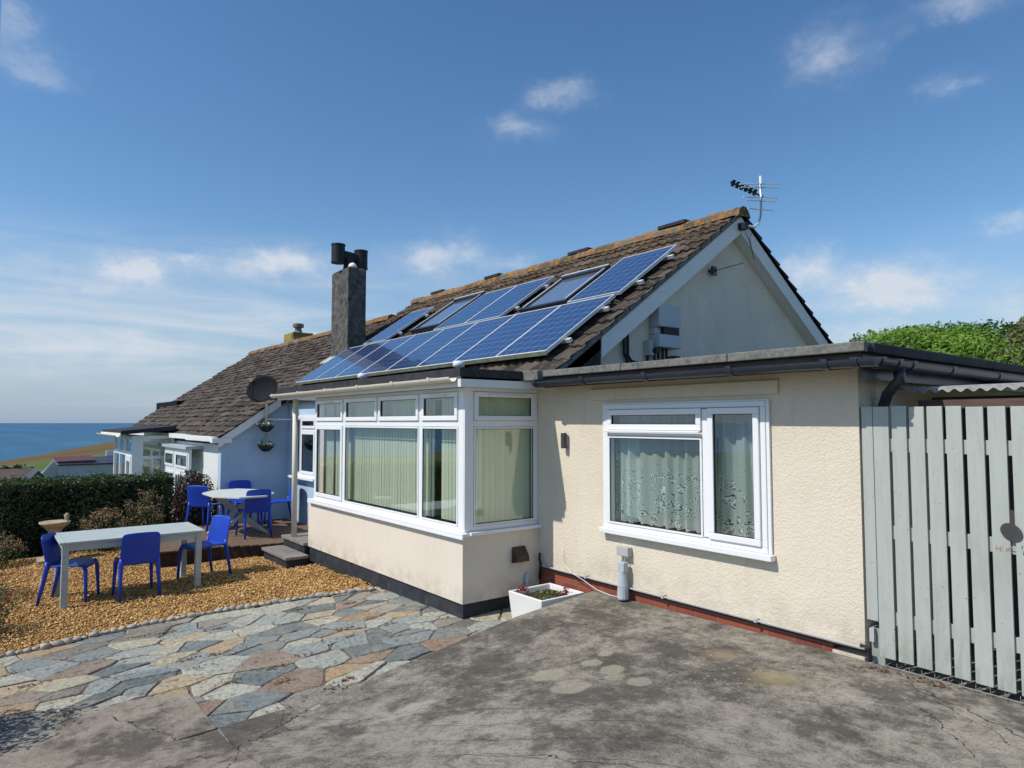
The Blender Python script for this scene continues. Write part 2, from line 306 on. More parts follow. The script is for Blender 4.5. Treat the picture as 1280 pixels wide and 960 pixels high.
# ground surfaces
def drive_mat(name, warm):
    mt, k, b = base_mat(name); P = pos(k); x, y, z = k.sep(P)
    big = k.noise(P, .75, 6, .68); fine = k.noise(P, 75, 4, .85); mid = k.noise(P, 7, 9, .82)
    al_ = k.math('ADD', k.math('MULTIPLY', x, .82), k.math('MULTIPLY', y, .57)); ac_ = k.math('ADD', k.math('MULTIPLY', x, -.57), k.math('MULTIPLY', y, .82))
    brush = k.noise(k.comb(k.math('MULTIPLY', al_, 2.2), k.math('MULTIPLY', ac_, 26), 0.), 1, 6, .7)
    c = k.ramp(big, [(.38, (.155, .136, .109)), (.5, (.235, .209, .168)), (.62, (.33, .296, .238))])
    c = k.mix(k.mapr(mid, .47, .62, 0, .8), c, (.37, .335, .27)); c = k.mix(k.mapr(mid, .50, .36, 0, .75), c, (.078, .069, .057))
    c = k.mix(k.mapr(brush, .55, .68, 0, .22), c, (.34, .31, .25)); c = k.mix(k.mapr(brush, .44, .30, 0, .3), c, (.07, .066, .06))
    c = k.mix(k.mapr(fine, .54, .64, 0, .6), c, (.46, .415, .335)); c = k.mix(k.mapr(fine, .46, .36, 0, .65), c, (.05, .045, .038))
    if warm: c = k.mix(.4, c, (.33, .265, .205))
    # dark weathered patches
    c = k.mix(k.mapr(k.noise(k.vmath('ADD', P, (3.1, 7.7, 0)), .9, 9, .78), .48, .56, 0, .74), c, (.062, .056, .047))
    c = k.mix(k.mapr(k.noise(k.vmath('ADD', P, (13.1, 2.7, 0)), 1.3, 9, .8), .56, .64, 0, .7), c, (.40, .365, .30))
    # scored lines from tamping
    s = k.math('ADD', k.math('MULTIPLY', k.math('ADD', k.math('MULTIPLY', x, -.57), k.math('MULTIPLY', y, .82)), 4.2), k.math('MULTIPLY', k.noise(P, .8, 4, .6), 1.6))
    fr = k.math('FRACT', s); ln = k.math('MULTIPLY', k.math('LESS_THAN', fr, .03), k.mapr(k.noise(P, 1.7, 4, .6), .40, .50))
    ln = k.math('MULTIPLY', ln, k.mapr(y, 3.5, 2.9))
    if not warm:
        c = k.mix(k.math('MULTIPLY', ln, .65), c, (.03, .028, .025))
        # lichen discs
        wob = k.vmath('ADD', P, k.vmath('SCALE', k.noise(P, 6, 3, .6, fac=False), None))
        nn = k.new('ShaderNodeVectorMath', operation='SCALE'); k.put(nn.inputs[0], k.noise(P, 7, 4, .65, fac=False)); nn.inputs[3].default_value = .09
        wp = k.vmath('ADD', P, nn.outputs[0])
        tot = None
        for (sx, sy, sr) in ((-3.66, 3.17, .13), (-3.35, 3.076, .15), (-3.574, 3.50, .08), (-3.63, 3.69, .06), (-3.35, 3.47, .10), (-3.24, 3.37, .08), (-3.04, 3.41, .09), (-2.6, 2.3, .07)):
            dd = k.vmath('LENGTH', k.vmath('SUBTRACT', k.vmath('MULTIPLY', wp, (1, 1, 0)), (sx+.045, sy+.045, 0)), out=1)
            m_ = k.mapr(dd, sr, sr*.8); tot = m_ if tot is None else k.math('MAXIMUM', tot, m_)
        c = k.mix(k.math('MULTIPLY', tot, k.mapr(fine, .3, .6, .3, .75)), c, (.40, .36, .27))
        sp = k.math('MULTIPLY', k.math('LESS_THAN', k.voro(P, 17), .20), k.math('MULTIPLY', k.mapr(x, -3.7, -3.1), k.mapr(y, 3.1, 3.8)))
        c = k.mix(k.math('MULTIPLY', k.math('MULTIPLY', sp, k.math('GREATER_THAN', k.noise(P, 2.5, 2, .5), .47)), .6), c, (.42, .36, .24))
        dd = k.vmath('LENGTH', k.vmath('SUBTRACT', k.vmath('MULTIPLY', wp, (1, 1, 0)), (-2.93, 4.25, 0)), out=1)
        c = k.mix(k.mapr(dd, .16, .03, 0, .55), c, (.38, .30, .17))
        dd = k.vmath('LENGTH', k.vmath('SUBTRACT', k.vmath('MULTIPLY', wp, (1, 1, 0)), (-2.45, 4.1, 0)), out=1)
        c = k.mix(k.mapr(dd, .22, .05, 0, .6), c, (.36, .28, .15))
    nv = k.new('ShaderNodeVectorMath', operation='SCALE'); k.put(nv.inputs[0], k.noise(P, 5, 4, .6, fac=False)); nv.inputs[3].default_value = .22
    for (ax_, ay_, bx_, by_) in ((-1.85, 4.62, -1.05, 4.25), (-1.7, 4.3, -1.3, 3.9), (-4.78, 1.95, -4.45, 1.32), (-4.45, 1.32, -3.9, 1.1), (-3.0, 2.0, -1.9, 2.75), (-4.55, 3.95, -4.2, 4.15), (-5.6, .75, -4.9, 1.05)):
        L_ = math.hypot(bx_-ax_, by_-ay_); tx_, ty_ = (bx_-ax_)/L_, (by_-ay_)/L_; q = k.vmath('SUBTRACT', k.vmath('ADD', P, nv.outputs[0]), (ax_+.11, ay_+.11, 0)); qx, qy, _ = k.sep(q)
        u_ = k.math('ADD', k.math('MULTIPLY', qx, tx_), k.math('MULTIPLY', qy, ty_)); v_ = k.math('ABSOLUTE', k.math('SUBTRACT', k.math('MULTIPLY', qy, tx_), k.math('MULTIPLY', qx, ty_)))
        mk = k.math('MULTIPLY', k.mapr(v_, .006, .003), k.math('MULTIPLY', k.math('GREATER_THAN', u_, 0.), k.math('LESS_THAN', u_, L_))); c = k.mix(k.math('MULTIPLY', mk, .85), c, (.018, .016, .012))
    vd = k.voro(k.vmath('ADD', P, nv.outputs[0]), .3, 'DISTANCE_TO_EDGE')
    c = k.mix(k.mapr(vd, .0016, .0006, 0, .7), c, (.02, .018, .015))
    k.put(b.inputs['Base Color'], c); b.inputs['Roughness'].default_value = .93; b.inputs['Specular IOR Level'].default_value = .2
    h = k.math('ADD', k.math('MULTIPLY', fine, .8), mid); h = k.math('SUBTRACT', h, k.math('MULTIPLY', ln, .8))
    k.put(b.inputs['Normal'], k.bump(h, .7, .012)); MATS[name] = mt
drive_mat('drive_concrete', False); drive_mat('slab_concrete', True)
def stonevar(k, P, c):
    c = k.mix(k.mapr(k.noise(P, 4.5, 6, .7), .48, .64, 0, .6), c, (.30, .275, .215))
    c = k.mix(k.mapr(k.noise(P, 9, 6, .75), .56, .68, 0, .55), c, (.27, .17, .09))
    c = k.mix(k.mapr(k.noise(P, 90, 3, .7), .55, .66, 0, .4), c, (.42, .39, .32))
    return k.mix(k.mapr(k.noise(P, 13, 7, .75), .46, .36, 0, .65), c, (.075, .078, .075))
rndmat('flagstone', [(0, (.10, .115, .115)), (.18, (.16, .185, .18)), (.36, (.26, .285, .265)), (.48, (.38, .375, .31)), (.60, (.40, .345, .235)), (.72, (.36, .25, .14)), (.82, (.21, .14, .10)), (.9, (.31, .285, .23)), (1, (.12, .105, .09))], .8, noise=(26, .38), bump=(34, .8, .014), spec=.25, extra=stonevar)
nmat('mortar', [(.3, (.085, .065, .048)), (.5, (.15, .12, .09)), (.75, (.26, .22, .17))], 14, .95, bump=(60, .6, .01), speck=((.22, .08, .04), 20, .58, .7))
rndmat('gravel_stone', [(0, (.18, .085, .025)), (.3, (.39, .205, .06)), (.65, (.57, .34, .11)), (.9, (.70, .48, .22)), (1, (.76, .66, .5))], .7, noise=(50, .2), spec=.35)
nmat('gravel_bed', [(.3, (.13, .065, .02)), (.5, (.30, .17, .06)), (.75, (.48, .30, .12))], 45, .95, bump=(60, .8, .015))
rndmat('leaf_hedge', [(0, (.022, .036, .012)), (.5, (.045, .075, .022)), (.85, (.085, .13, .036)), (1, (.14, .19, .06))], .45, spec=.5, trans=.25)
rndmat('leaf_red', [(0, (.03, .014, .014)), (.6, (.06, .03, .024)), (1, (.06, .07, .03))], .5, spec=.4, trans=.2)
rndmat('leaf_bright', [(0, (.06, .13, .015)), (.6, (.14, .26, .035)), (1, (.24, .36, .06))], .5, trans=.35)
rndmat('leaf_olive', [(0, (.06, .08, .025)), (.5, (.13, .16, .06)), (.8, (.19, .16, .08)), (1, (.20, .26, .09))], .6, trans=.2)
rndmat('flower_head', [(0, (.16, .11, .055)), (.5, (.30, .21, .11)), (1, (.38, .26, .16))], .9)
rndmat('leaf_mid', [(0, (.05, .07, .03)), (.6, (.10, .15, .06)), (1, (.17, .22, .1))], .6, trans=.25)
rndmat('petal_red', [(0, (.16, .02, .03)), (1, (.35, .05, .07))], .6, trans=.2)
rndmat('petal_pale', [(0, (.5, .48, .5)), (1, (.75, .73, .75))], .6, trans=.2)

# ---------------------------------------------------------------- object helpers
def tag(o, label=None, cat=None, group=None, kind=None):
    if label: o['label'] = label
    if cat: o['category'] = cat
    if group: o['group'] = group
    if kind: o['kind'] = kind
    return o
def wloc(o):
    v = Vector((0, 0, 0))
    while o is not None: v = v + o.location; o = o.parent
    return v
def link(name, me, mat, parent=None, at=None, smooth=False):
    """mesh given in world coordinates; origin moved to the parent's origin (or to at)"""
    o = bpy.data.objects.new(name, me); COL.objects.link(o)
    for mm in (mat if isinstance(mat, (list, tuple)) else [mat]): me.materials.append(MATS[mm] if isinstance(mm, str) else mm)
    if parent is not None:
        o.parent = parent; me.transform(Matrix.Translation(-wloc(parent)))
    elif at is not None:
        me.transform(Matrix.Translation(-Vector(at))); o.location = at
    if smooth:
        me.polygons.foreach_set('use_smooth', [True]*len(me.polygons))
    return o
def fin(bm, name):
    me = bpy.data.meshes.new(name); bmesh.ops.recalc_face_normals(bm, faces=bm.faces[:]); bm.to_mesh(me); bm.free(); return me
def obj(name, bm, mat, parent=None, at=None, smooth=False, bevel=0):
    o = link(name, fin(bm, name), mat, parent, at, smooth)
    if bevel:
        md = o.modifiers.new('bevel', 'BEVEL'); md.width = bevel; md.segments = 2; md.limit_method = 'ANGLE'; md.angle_limit = R(40)
    return o
def empty(name, loc, label=None, cat=None, group=None):
    o = bpy.data.objects.new(name, None); COL.objects.link(o); o.location = loc; o.empty_display_size = .2
    return tag(o, label, cat, group)
def copy_tree(o, parent=None):
    c = o.copy(); COL.objects.link(c); c.parent = parent
    for ch in [q for q in bpy.data.objects if q.parent == o and q != c]: copy_tree(ch, c)
    return c
NB = bmesh.new
def bx(bm, x0, x1, y0, y1, z0, z1, M=None):
    vs = [bm.verts.new((x, y, z)) for x in (x0, x1) for y in (y0, y1) for z in (z0, z1)]
    for f in ((0, 1, 3, 2), (4, 6, 7, 5), (0, 4, 5, 1), (2, 3, 7, 6), (0, 2, 6, 4), (1, 5, 7, 3)): bm.faces.new([vs[i] for i in f])
    if M is not None:
        for v in vs: v.co = M @ v.co
    return vs
def prism(bm, pts, d):
    """closed polygon pts (world) extruded by vector d"""
    a = [bm.verts.new(p) for p in pts]; b = [bm.verts.new(Vector(p)+Vector(d)) for p in pts]; n = len(pts)
    bm.faces.new(a); bm.faces.new(b[::-1])
    for i in range(n): bm.faces.new((a[i], b[i], b[(i+1) % n], a[(i+1) % n]))
def tube(bm, pts, rad, seg=8, cap=True):
    pts = [Vector(p) for p in pts]; n = len(pts); rings = []
    rads = rad if isinstance(rad, (list, tuple)) else [rad]*n
    prev = None
    for i, p in enumerate(pts):
        t = (pts[min(i+1, n-1)]-pts[max(i-1, 0)]).normalized()
        if prev is None:
            a = Vector((0, 0, 1)) if abs(t.z) < .9 else Vector((1, 0, 0)); u = t.cross(a).normalized()
        else:
            u = (prev - t*prev.dot(t)).normalized()
        prev = u; w = t.cross(u)
        rings.append([bm.verts.new(p + (u*math.cos(2*PI*j/seg) + w*math.sin(2*PI*j/seg))*rads[i]) for j in range(seg)])
    for a, b in zip(rings, rings[1:]):
        for j in range(seg): bm.faces.new((a[j], a[(j+1) % seg], b[(j+1) % seg], b[j]))
    if cap: bm.faces.new(rings[0][::-1]); bm.faces.new(rings[-1])
def lathe(bm, prof, c, seg=24, sx=1, sy=1):
    rings = []
    for r, z in prof:
        rings.append([bm.verts.new((c[0]+sx*r*math.cos(2*PI*j/seg), c[1]+sy*r*math.sin(2*PI*j/seg), c[2]+z)) for j in range(seg)])
    for a, b in zip(rings, rings[1:]):
        for j in range(seg): bm.faces.new((a[j], a[(j+1) % seg], b[(j+1) % seg], b[j]))
    bm.faces.new(rings[0][::-1]); bm.faces.new(rings[-1])
def npmesh(name, V, Fc, rnd=None, smooth=False):
    """V (n,3), Fc (m,k) integer faces with a constant vertex count"""
    me = bpy.data.meshes.new(name); n, kk = Fc.shape
    me.vertices.add(len(V)); me.vertices.foreach_set('co', np.asarray(V, dtype=np.float32).ravel())
    me.loops.add(n*kk); me.loops.foreach_set('vertex_index', Fc.astype(np.int32).ravel())
    me.polygons.add(n); me.polygons.foreach_set('loop_start', np.arange(0, n*kk, kk, dtype=np.int32))
    me.polygons.foreach_set('loop_total', np.full(n, kk, dtype=np.int32))
    if smooth: me.polygons.foreach_set('use_smooth', np.ones(n, dtype=bool))
    me.update(calc_edges=True); me.validate()
    if rnd is not None:
        a = me.attributes.new('rnd', 'FLOAT', 'FACE'); a.data.foreach_set('value', np.asarray(rnd, dtype=np.float32))
    return me
def rnd_attr(me, vals):
    a = me.attributes.new('rnd', 'FLOAT', 'FACE'); a.data.foreach_set('value', np.asarray(vals, dtype=np.float32))

# ---------------------------------------------------------------- terrain heights
def g(X, Y): return .02*(X+5.76) - .035*(3.85-Y)
EY = [-5, 1.3, 1.93, 2.27, 2.68, 3.05, 3.45, 3.82, 4.38, 4.85, 12]; EZ = [-.02, -.062, -.056, -.024, .043, .093, .161, .22, .27, .308, .32]
def drive_h(X, Y):
    e = np.interp(Y, EY, EZ); t = np.clip((X+4.9)/2.6, 0, 1); t = t*t*(3-2*t)
    return e + (.335-e)*t

def build_terrain():
    xs = np.concatenate([-np.array([655, 648, 642, 636, 625, 600, 560, 520, 480, 440, 400, 360, 320, 285, 250, 210, 170, 140, 110, 90, 70, 55, 45, 36, 30, 25, 21, 18, 16, 15, 14, 12, 10, 8, 6, 4.]), [-2, 0, 5, 15, 40, 100, 250]])
    ys = np.concatenate([-np.array([400, 200, 100, 50, 25, 15, 10, 6, 3, 1.]), [0, 1, 3, 6, 10, 14, 18, 24, 32, 42, 55, 70, 85, 100, 130, 170, 220, 300, 450]])
    X, Y = np.meshgrid(xs, ys, indexing='ij')
    d = np.maximum(0, -X-15)
    edge = -28.5 + 14.5*np.clip((Y-0)/83, -.2, 1.6)
    z = np.interp(d, [0, 10, 30, 80, 285, 360, 440, 625], [0, -1.2, -3.6, -9, -20, -22.5, -24.5, 0])
    far = np.clip((d-285)/(625-285), 0, 1)
    z = np.where(d > 285, -20 + (edge+20)*far + 0.6*np.sin(d/28+Y/19), z)
    near = np.where(d == 0, -.12, 0) + np.minimum(0, .02*(X+5.76)) + .0
    near = np.where(Y > 5.5, np.where(X > -8, .2, near-.1), near-.12-.035*np.clip(3.85-Y, 0, 8))
    near = np.where((X > -5.5) & (Y <= 5.5), -.25, near)
    z = z + near*np.exp(-d/30)
    z = np.where(X < -641, -36, z)
    V = np.stack([X, Y, z], -1).reshape(-1, 3); nx, ny = len(xs), len(ys)
    I = np.arange(nx*ny).reshape(nx, ny)
    Fc = np.stack([I[:-1, :-1], I[1:, :-1], I[1:, 1:], I[:-1, 1:]], -1).reshape(-1, 4)
    me = npmesh('ground', V, Fc, smooth=True)
    mt, k, b = base_mat('ground_cover'); P = pos(k); x, y, z_ = k.sep(P)
    fld = k.ramp(k.noise(P, .012, 4, .6), [(.35, (.075, .12, .03)), (.6, (.11, .14, .045)), (.75, (.15, .14, .06))])
    heath = k.ramp(k.noise(k.vmath('MULTIPLY', P, (1, .3, 1)), .03, 7, .7), [(.35, (.075, .07, .028)), (.5, (.145, .095, .042)), (.65, (.10, .095, .04))])
    t = k.mapr(k.math('ADD', x, k.math('MULTIPLY', k.noise(P, .01, 3, .5), 60)), -465, -500)
    c = k.mix(t, fld, heath)
    c = k.mix(k.mapr(k.noise(k.vmath('MULTIPLY', P, (1, .15, 1)), .05, 4, .6), .58, .64, 0, .75), c, (.05, .065, .028))
    near_c = k.ramp(k.noise(P, 5, 5, .65), [(.3, (.08, .11, .035)), (.6, (.14, .17, .06)), (.8, (.17, .19, .08))])
    c = k.mix(k.mapr(x, -60, -25), c, near_c)
    k.put(b.inputs['Base Color'], c); b.inputs['Roughness'].default_value = 1; b.inputs['Specular IOR Level'].default_value = .1
    MATS['ground_cover'] = mt
    tag(link('ground', me, 'ground_cover', smooth=True), kind='structure')
    # sea
    mt, k, b = base_mat('sea_water'); P = pos(k)
    c = k.ramp(k.noise(k.vmath('MULTIPLY', P, (.3, 1.6, 1)), .0016, 5, .65), [(.3, (.012, .07, .15)), (.5, (.02, .11, .21)), (.7, (.04, .17, .27))])
    x, y, z_ = k.sep(P)
    c = k.mix(k.mapr(k.noise(k.vmath('MULTIPLY', P, (.25, 1, 1)), .012, 7, .75), .42, .60, 0, .5), c, (.012, .06, .12))
    c = k.mix(k.mapr(k.noise(k.vmath('MULTIPLY', P, (.5, .12, 1)), .03, 3, .6), .70, .72), c, (.5, .55, .6))
    k.put(b.inputs['Base Color'], c); b.inputs['Roughness'].default_value = .45; b.inputs['Specular IOR Level'].default_value = .22
    k.put(b.inputs['Normal'], k.bump(k.noise(k.vmath('MULTIPLY', P, (.4, 1, 1)), .08, 6, .7), .6, 2.)); MATS['sea_water'] = mt
    bm = NB(); n = 64; ctr = bm.verts.new((0, 0, -34)); prev = None
    for rr in (3000, 15000, 42000):
        ring = [bm.verts.new((rr*math.cos(2*PI*i/n), rr*math.sin(2*PI*i/n), -34)) for i in range(n)]
        for i in range(n):
            if prev is None: bm.faces.new((ctr, ring[i], ring[(i+1) % n]))
            else: bm.faces.new((prev[i], ring[i], ring[(i+1) % n], prev[(i+1) % n]))
        prev = ring
    tag(obj('sea', bm, 'sea_water'), kind='structure')
build_terrain()

# ---------------------------------------------------------------- paths and paving
PEB = [(-7.86, -3.5), (-7.86, .2), (-7.87, .56), (-8.0, 1.18), (-7.99, 1.69), (-7.93, 2.33), (-7.75, 3.18), (-7.53, 3.86)]
def peb_x(Y): return np.interp(Y, [p[1] for p in PEB], [p[0] for p in PEB])
def grid_surface(name, xf, ys, hf, mat, skirt, nx=40):
    """xf(Y)->(x0,x1)"""
    V = []; 
    for Y in ys:
        x0, x1 = xf(Y)
        for X in np.linspace(x0, x1, nx): V.append((X, Y, hf(X, Y)))
    ny = len(ys); I = np.arange(nx*ny).reshape(ny, nx)
    Fc = np.stack([I[:-1, :-1], I[:-1, 1:], I[1:, 1:], I[1:, :-1]], -1).reshape(-1, 4).tolist()
    V = [Vector(v) for v in V]; base = len(V); loop = list(I[0]) + list(I[1:, -1]) + list(I[-1, ::-1][1:]) + list(I[::-1, 0][1:-1])
    for i in loop: V.append(V[i] - Vector((0, 0, skirt)))
    L = len(loop)
    for j in range(L): Fc.append((loop[j], base+j, base+(j+1) % L, loop[(j+1) % L]))
    me = bpy.data.meshes.new(name); me.from_pydata([tuple(v) for v in V], [], [tuple(int(i) for i in f) for f in Fc])
    return tag(link(name, me, mat), kind='structure')
grid_surface('driveway', lambda Y: (-4.88-.02*max(0, min(1, Y-1.3)) + (.0 if Y > 1.3 else 0), 4.0), np.linspace(1.31, 4.84, 60), lambda X, Y: drive_h(X, Y), 'drive_concrete', .5, 70)
grid_surface('driveway', lambda Y: (-2.26, 6.0), np.linspace(4.845, 9.5, 12), lambda X, Y: drive_h(X, Y)-.012, 'drive_concrete', .2, 20)
def slab_x(Y): return float(np.interp(Y, [-4, .16, .42, .95, 1.28], [-5.8, -5.66, -5.7, -5.84, -5.67]))
grid_surface('concrete_path', lambda Y: (slab_x(Y), -4.86+.5*0), np.linspace(-4, 1.295, 40), lambda X, Y: g(X, Y)+.016, 'slab_concrete', .3, 24)
def dh2(X, Y):
    e = np.interp(Y, EY, EZ); return drive_h(X, Y)-.004
grid_surface('driveway', lambda Y: (-4.848, 6.0), np.linspace(-6, 1.298, 40), dh2, 'slab_concrete', .3, 60)
grid_surface('paving_bed', lambda Y: (float(peb_x(Y))-.05, -4.7), np.linspace(-3.5, 4.9, 50), lambda X, Y: g(X, Y)-.011, 'mortar', .1, 30)
grid_surface('gravel_bed', lambda Y: (-14.0 if Y < 2 else -11.6, float(peb_x(Y))), np.linspace(-3.5, 3.86, 40), lambda X, Y: g(X, Y)-.012, 'gravel_bed', .1, 30)

def clip(poly, nx, ny, c):
    out = []; n = len(poly)
    for i in range(n):
        a, b = poly[i], poly[(i+1) % n]; da = a[0]*nx+a[1]*ny-c; db = b[0]*nx+b[1]*ny-c
        if da <= 0: out.append(a)
        if da*db < 0: t = da/(da-db); out.append((a[0]+t*(b[0]-a[0]), a[1]+t*(b[1]-a[1])))
    return out
def crazy_paving():
    pts = []; rr = []; KY = .72
    x0, x1, y0, y1 = -8.6, -4.4, -2.2, 5.2
    for r, tries in ((.60, 26), (.40, 70), (.22, 330), (.12, 420)):
        for t in range(tries):
            p = (random.uniform(x0, x1), random.uniform(y0, y1))
            if all((p[0]-q[0])**2+((p[1]-q[1])*KY)**2 > (.5*(r+s)*.78)**2 for q, s in zip(pts, rr)): pts.append(p); rr.append(r*random.uniform(.6, 1.05))
    V = []; Fc = []; RN = []
    for i, (p, r) in enumerate(zip(pts, rr)):
        if p[0] < peb_x(p[1])-.12 or p[0] > -4.6 or p[1] > 4.8 or p[1] < -1.8: continue
        poly = [(p[0]-.6, p[1]-.8), (p[0]+.6, p[1]-.8), (p[0]+.6, p[1]+.8), (p[0]-.6, p[1]+.8)]
        for j, (q, s) in enumerate(zip(pts, rr)):
            if j == i: continue
            dx, dy = q[0]-p[0], q[1]-p[1]; D2 = dx*dx+dy*dy*KY*KY
            if D2 > 2.6: continue
            w = .5 + random.uniform(-.02, .02)      # weighted bisector in the stretched metric
            nx_, ny_ = dx, dy*KY*KY; L_ = math.hypot(nx_, ny_); nx_ /= L_; ny_ /= L_
            poly = clip(poly, nx_, ny_, p[0]*nx_+p[1]*ny_ + w*(dx*nx_+dy*ny_) - random.choice((.002, .004, .007, .013)))
            if len(poly) < 3: break
        if len(poly) < 3: continue
        # keep to the right of the pebble line and behind the slab
        poly = clip(poly, -1, 0, -(float(peb_x(p[1]))+.01))
        if p[1] < 1.35 and p[0] < -4.9:
            if p[0] > -5.7: 
                if p[1] < 1.05: continue
                poly = clip(poly, 0, -1, -1.30)
            else: poly = clip(poly, 1, 0, slab_x(p[1])-.012)
        if len(poly) < 3: continue
        cx = sum(a for a, _ in poly)/len(poly); cy = sum(b for _, b in poly)/len(poly)
        area = .5*abs(sum(poly[q][0]*poly[(q+1) % len(poly)][1]-poly[(q+1) % len(poly)][0]*poly[q][1] for q in range(len(poly))))
        if area < .004: continue
        # roughen the outline: subdivide edges with jitter
        out = []
        n = len(poly)
        for q in range(n):
            a, b2 = poly[q], poly[(q+1) % n]; L = math.hypot(b2[0]-a[0], b2[1]-a[1])
            sub = max(1, int(L/.05))
            for s_ in range(sub):
                t = s_/sub; jx = random.uniform(-.007, .007); jy = random.uniform(-.007, .007)
                if s_ == 0:   # round the corner a little
                    kx = ky = 0
                else: kx = ky = 0
                out.append((a[0]+t*(b2[0]-a[0])+jx+kx, a[1]+t*(b2[1]-a[1])+jy+ky))
        tx, ty = random.uniform(-.02, .02), random.uniform(-.02, .02); hh = random.uniform(-.003, .006)
        top = lambda X, Y: g(X, Y)+hh+tx*(X-cx)+ty*(Y-cy)
        m_ = len(out); b0 = len(V)
        for (X, Y) in out: V.append((X, Y, g(X, Y)-.04))
        for (X, Y) in out: V.append((X, Y, top(X, Y)-.006))
        for (X, Y) in out: V.append((X+(cx-X)*.05, Y+(cy-Y)*.05, top(X, Y)))
        val = random.choice((random.uniform(0, .45), random.uniform(0, 1), random.uniform(.4, 1)))
        for q in range(m_):
            w = (q+1) % m_
            Fc.append((b0+q, b0+w, b0+m_+w, b0+m_+q)); Fc.append((b0+m_+q, b0+m_+w, b0+2*m_+w, b0+2*m_+q)); RN += [val, val]
        Fc.append(tuple(range(b0+2*m_, b0+3*m_))); RN.append(val)
    me = bpy.data.meshes.new('crazy_paving'); me.from_pydata(V, [], Fc); me.update()
    bm = NB(); bm.from_mesh(me); lay = bm.faces.layers.float.new('rnd')
    for f, v in zip(bm.faces, RN): f[lay] = v
    bmesh.ops.recalc_face_normals(bm, faces=bm.faces[:]); bm.to_mesh(me); bm.free()
    tag(link('crazy_paving', me, 'flagstone'), kind='structure')
crazy_paving()

def litter():
    n = 26; C0 = np.stack([RNG.uniform(-7.6, -4.95, n), RNG.uniform(.2, 4.1, n)], 1); P = []
    for c in C0:
        m_ = RNG.integers(8, 40); P.append(np.stack([c[0]+RNG.normal(0, .022, m_), c[1]+RNG.normal(0, .05, m_)], 1))
    P.append(np.stack([RNG.uniform(-4.9, -4.86, 40), RNG.uniform(1.4, 4.4, 40)], 1)-np.array([.03, 0])); P.append(np.stack([RNG.uniform(-2.2, -1.7, 60), RNG.normal(4.74, .03, 60)], 1))
    P = np.concatenate(P); z = np.where(P[:, 0] > -4.8, drive_h(P[:, 0], P[:, 1])+.006, g(P[:, 0], P[:, 1])+.008)
    o = leaves('leaf_litter', np.stack([P[:, 0], P[:, 1], z], 1), np.tile([0, 0, 4.], (len(P), 1)), .026, 'litter', aspect=1.6)
    tag(o, 'small dry brown leaves caught in the joints of the crazy paving', 'leaf litter', kind='stuff')
def in_gravel(X, Y):
    ok = (X < np.interp(Y, [p[1] for p in PEB], [p[0] for p in PEB])-.02) & (Y < 3.87) & (X > -13.9)
    ok &= ~((X < -10.95) & (Y > 2.02+0*X)) ; ok &= ~((X < -9.62) & (Y > 3.46))
    return ok
def gravel():
    N = 62000
    X = RNG.uniform(-13.9, -7.5, N); Y = RNG.uniform(-1.6, 3.86, N); kp = in_gravel(X, Y); X = X[kp]; Y = Y[kp]; N = len(X)
    r = RNG.uniform(.008, .021, N)*np.where(RNG.random(N) < .04, 1.5, 1)
    base = np.array([(1, 0, 0), (-1, 0, 0), (0, 1, 0), (0, -1, 0), (0, 0, 1), (0, 0, -1.)])
    tri = np.array([(0, 2, 4), (2, 1, 4), (1, 3, 4), (3, 0, 4), (2, 0, 5), (1, 2, 5), (3, 1, 5), (0, 3, 5)])
    V = base[None]*RNG.uniform(.55, 1.25, (N, 6, 1)) + RNG.normal(0, .18, (N, 6, 3)); V[:, :, 2] *= .62
    a = RNG.uniform(0, 2*PI, N); tl = RNG.normal(0, .35, N); ca, sa = np.cos(a), np.sin(a)
    vx, vy, vz = V[:, :, 0], V[:, :, 1], V[:, :, 2]
    vx, vz = vx*np.cos(tl)[:, None]+vz*np.sin(tl)[:, None], -vx*np.sin(tl)[:, None]+vz*np.cos(tl)[:, None]
    rx = vx*ca[:, None]-vy*sa[:, None]; ry = vx*sa[:, None]+vy*ca[:, None]
    lump = .006*np.sin(X*5.1+Y*3)+.006*np.sin(Y*7-X*2.2)
    V = np.stack([rx*r[:, None]+X[:, None], ry*r[:, None]+Y[:, None], vz*r[:, None]+(g(X, Y)+lump+RNG.uniform(-.004, .012, N))[:, None]], -1).reshape(-1, 3)
    Fc = (tri[None]+6*np.arange(N)[:, None, None]).reshape(-1, 3)
    me = npmesh('gravel', V, Fc, np.repeat(RNG.beta(2.2, 2.0, N), 8))
    tag(link('gravel', me, 'gravel_stone'), 'golden flint gravel filling the garden bed', 'gravel', kind='stuff')
gravel()

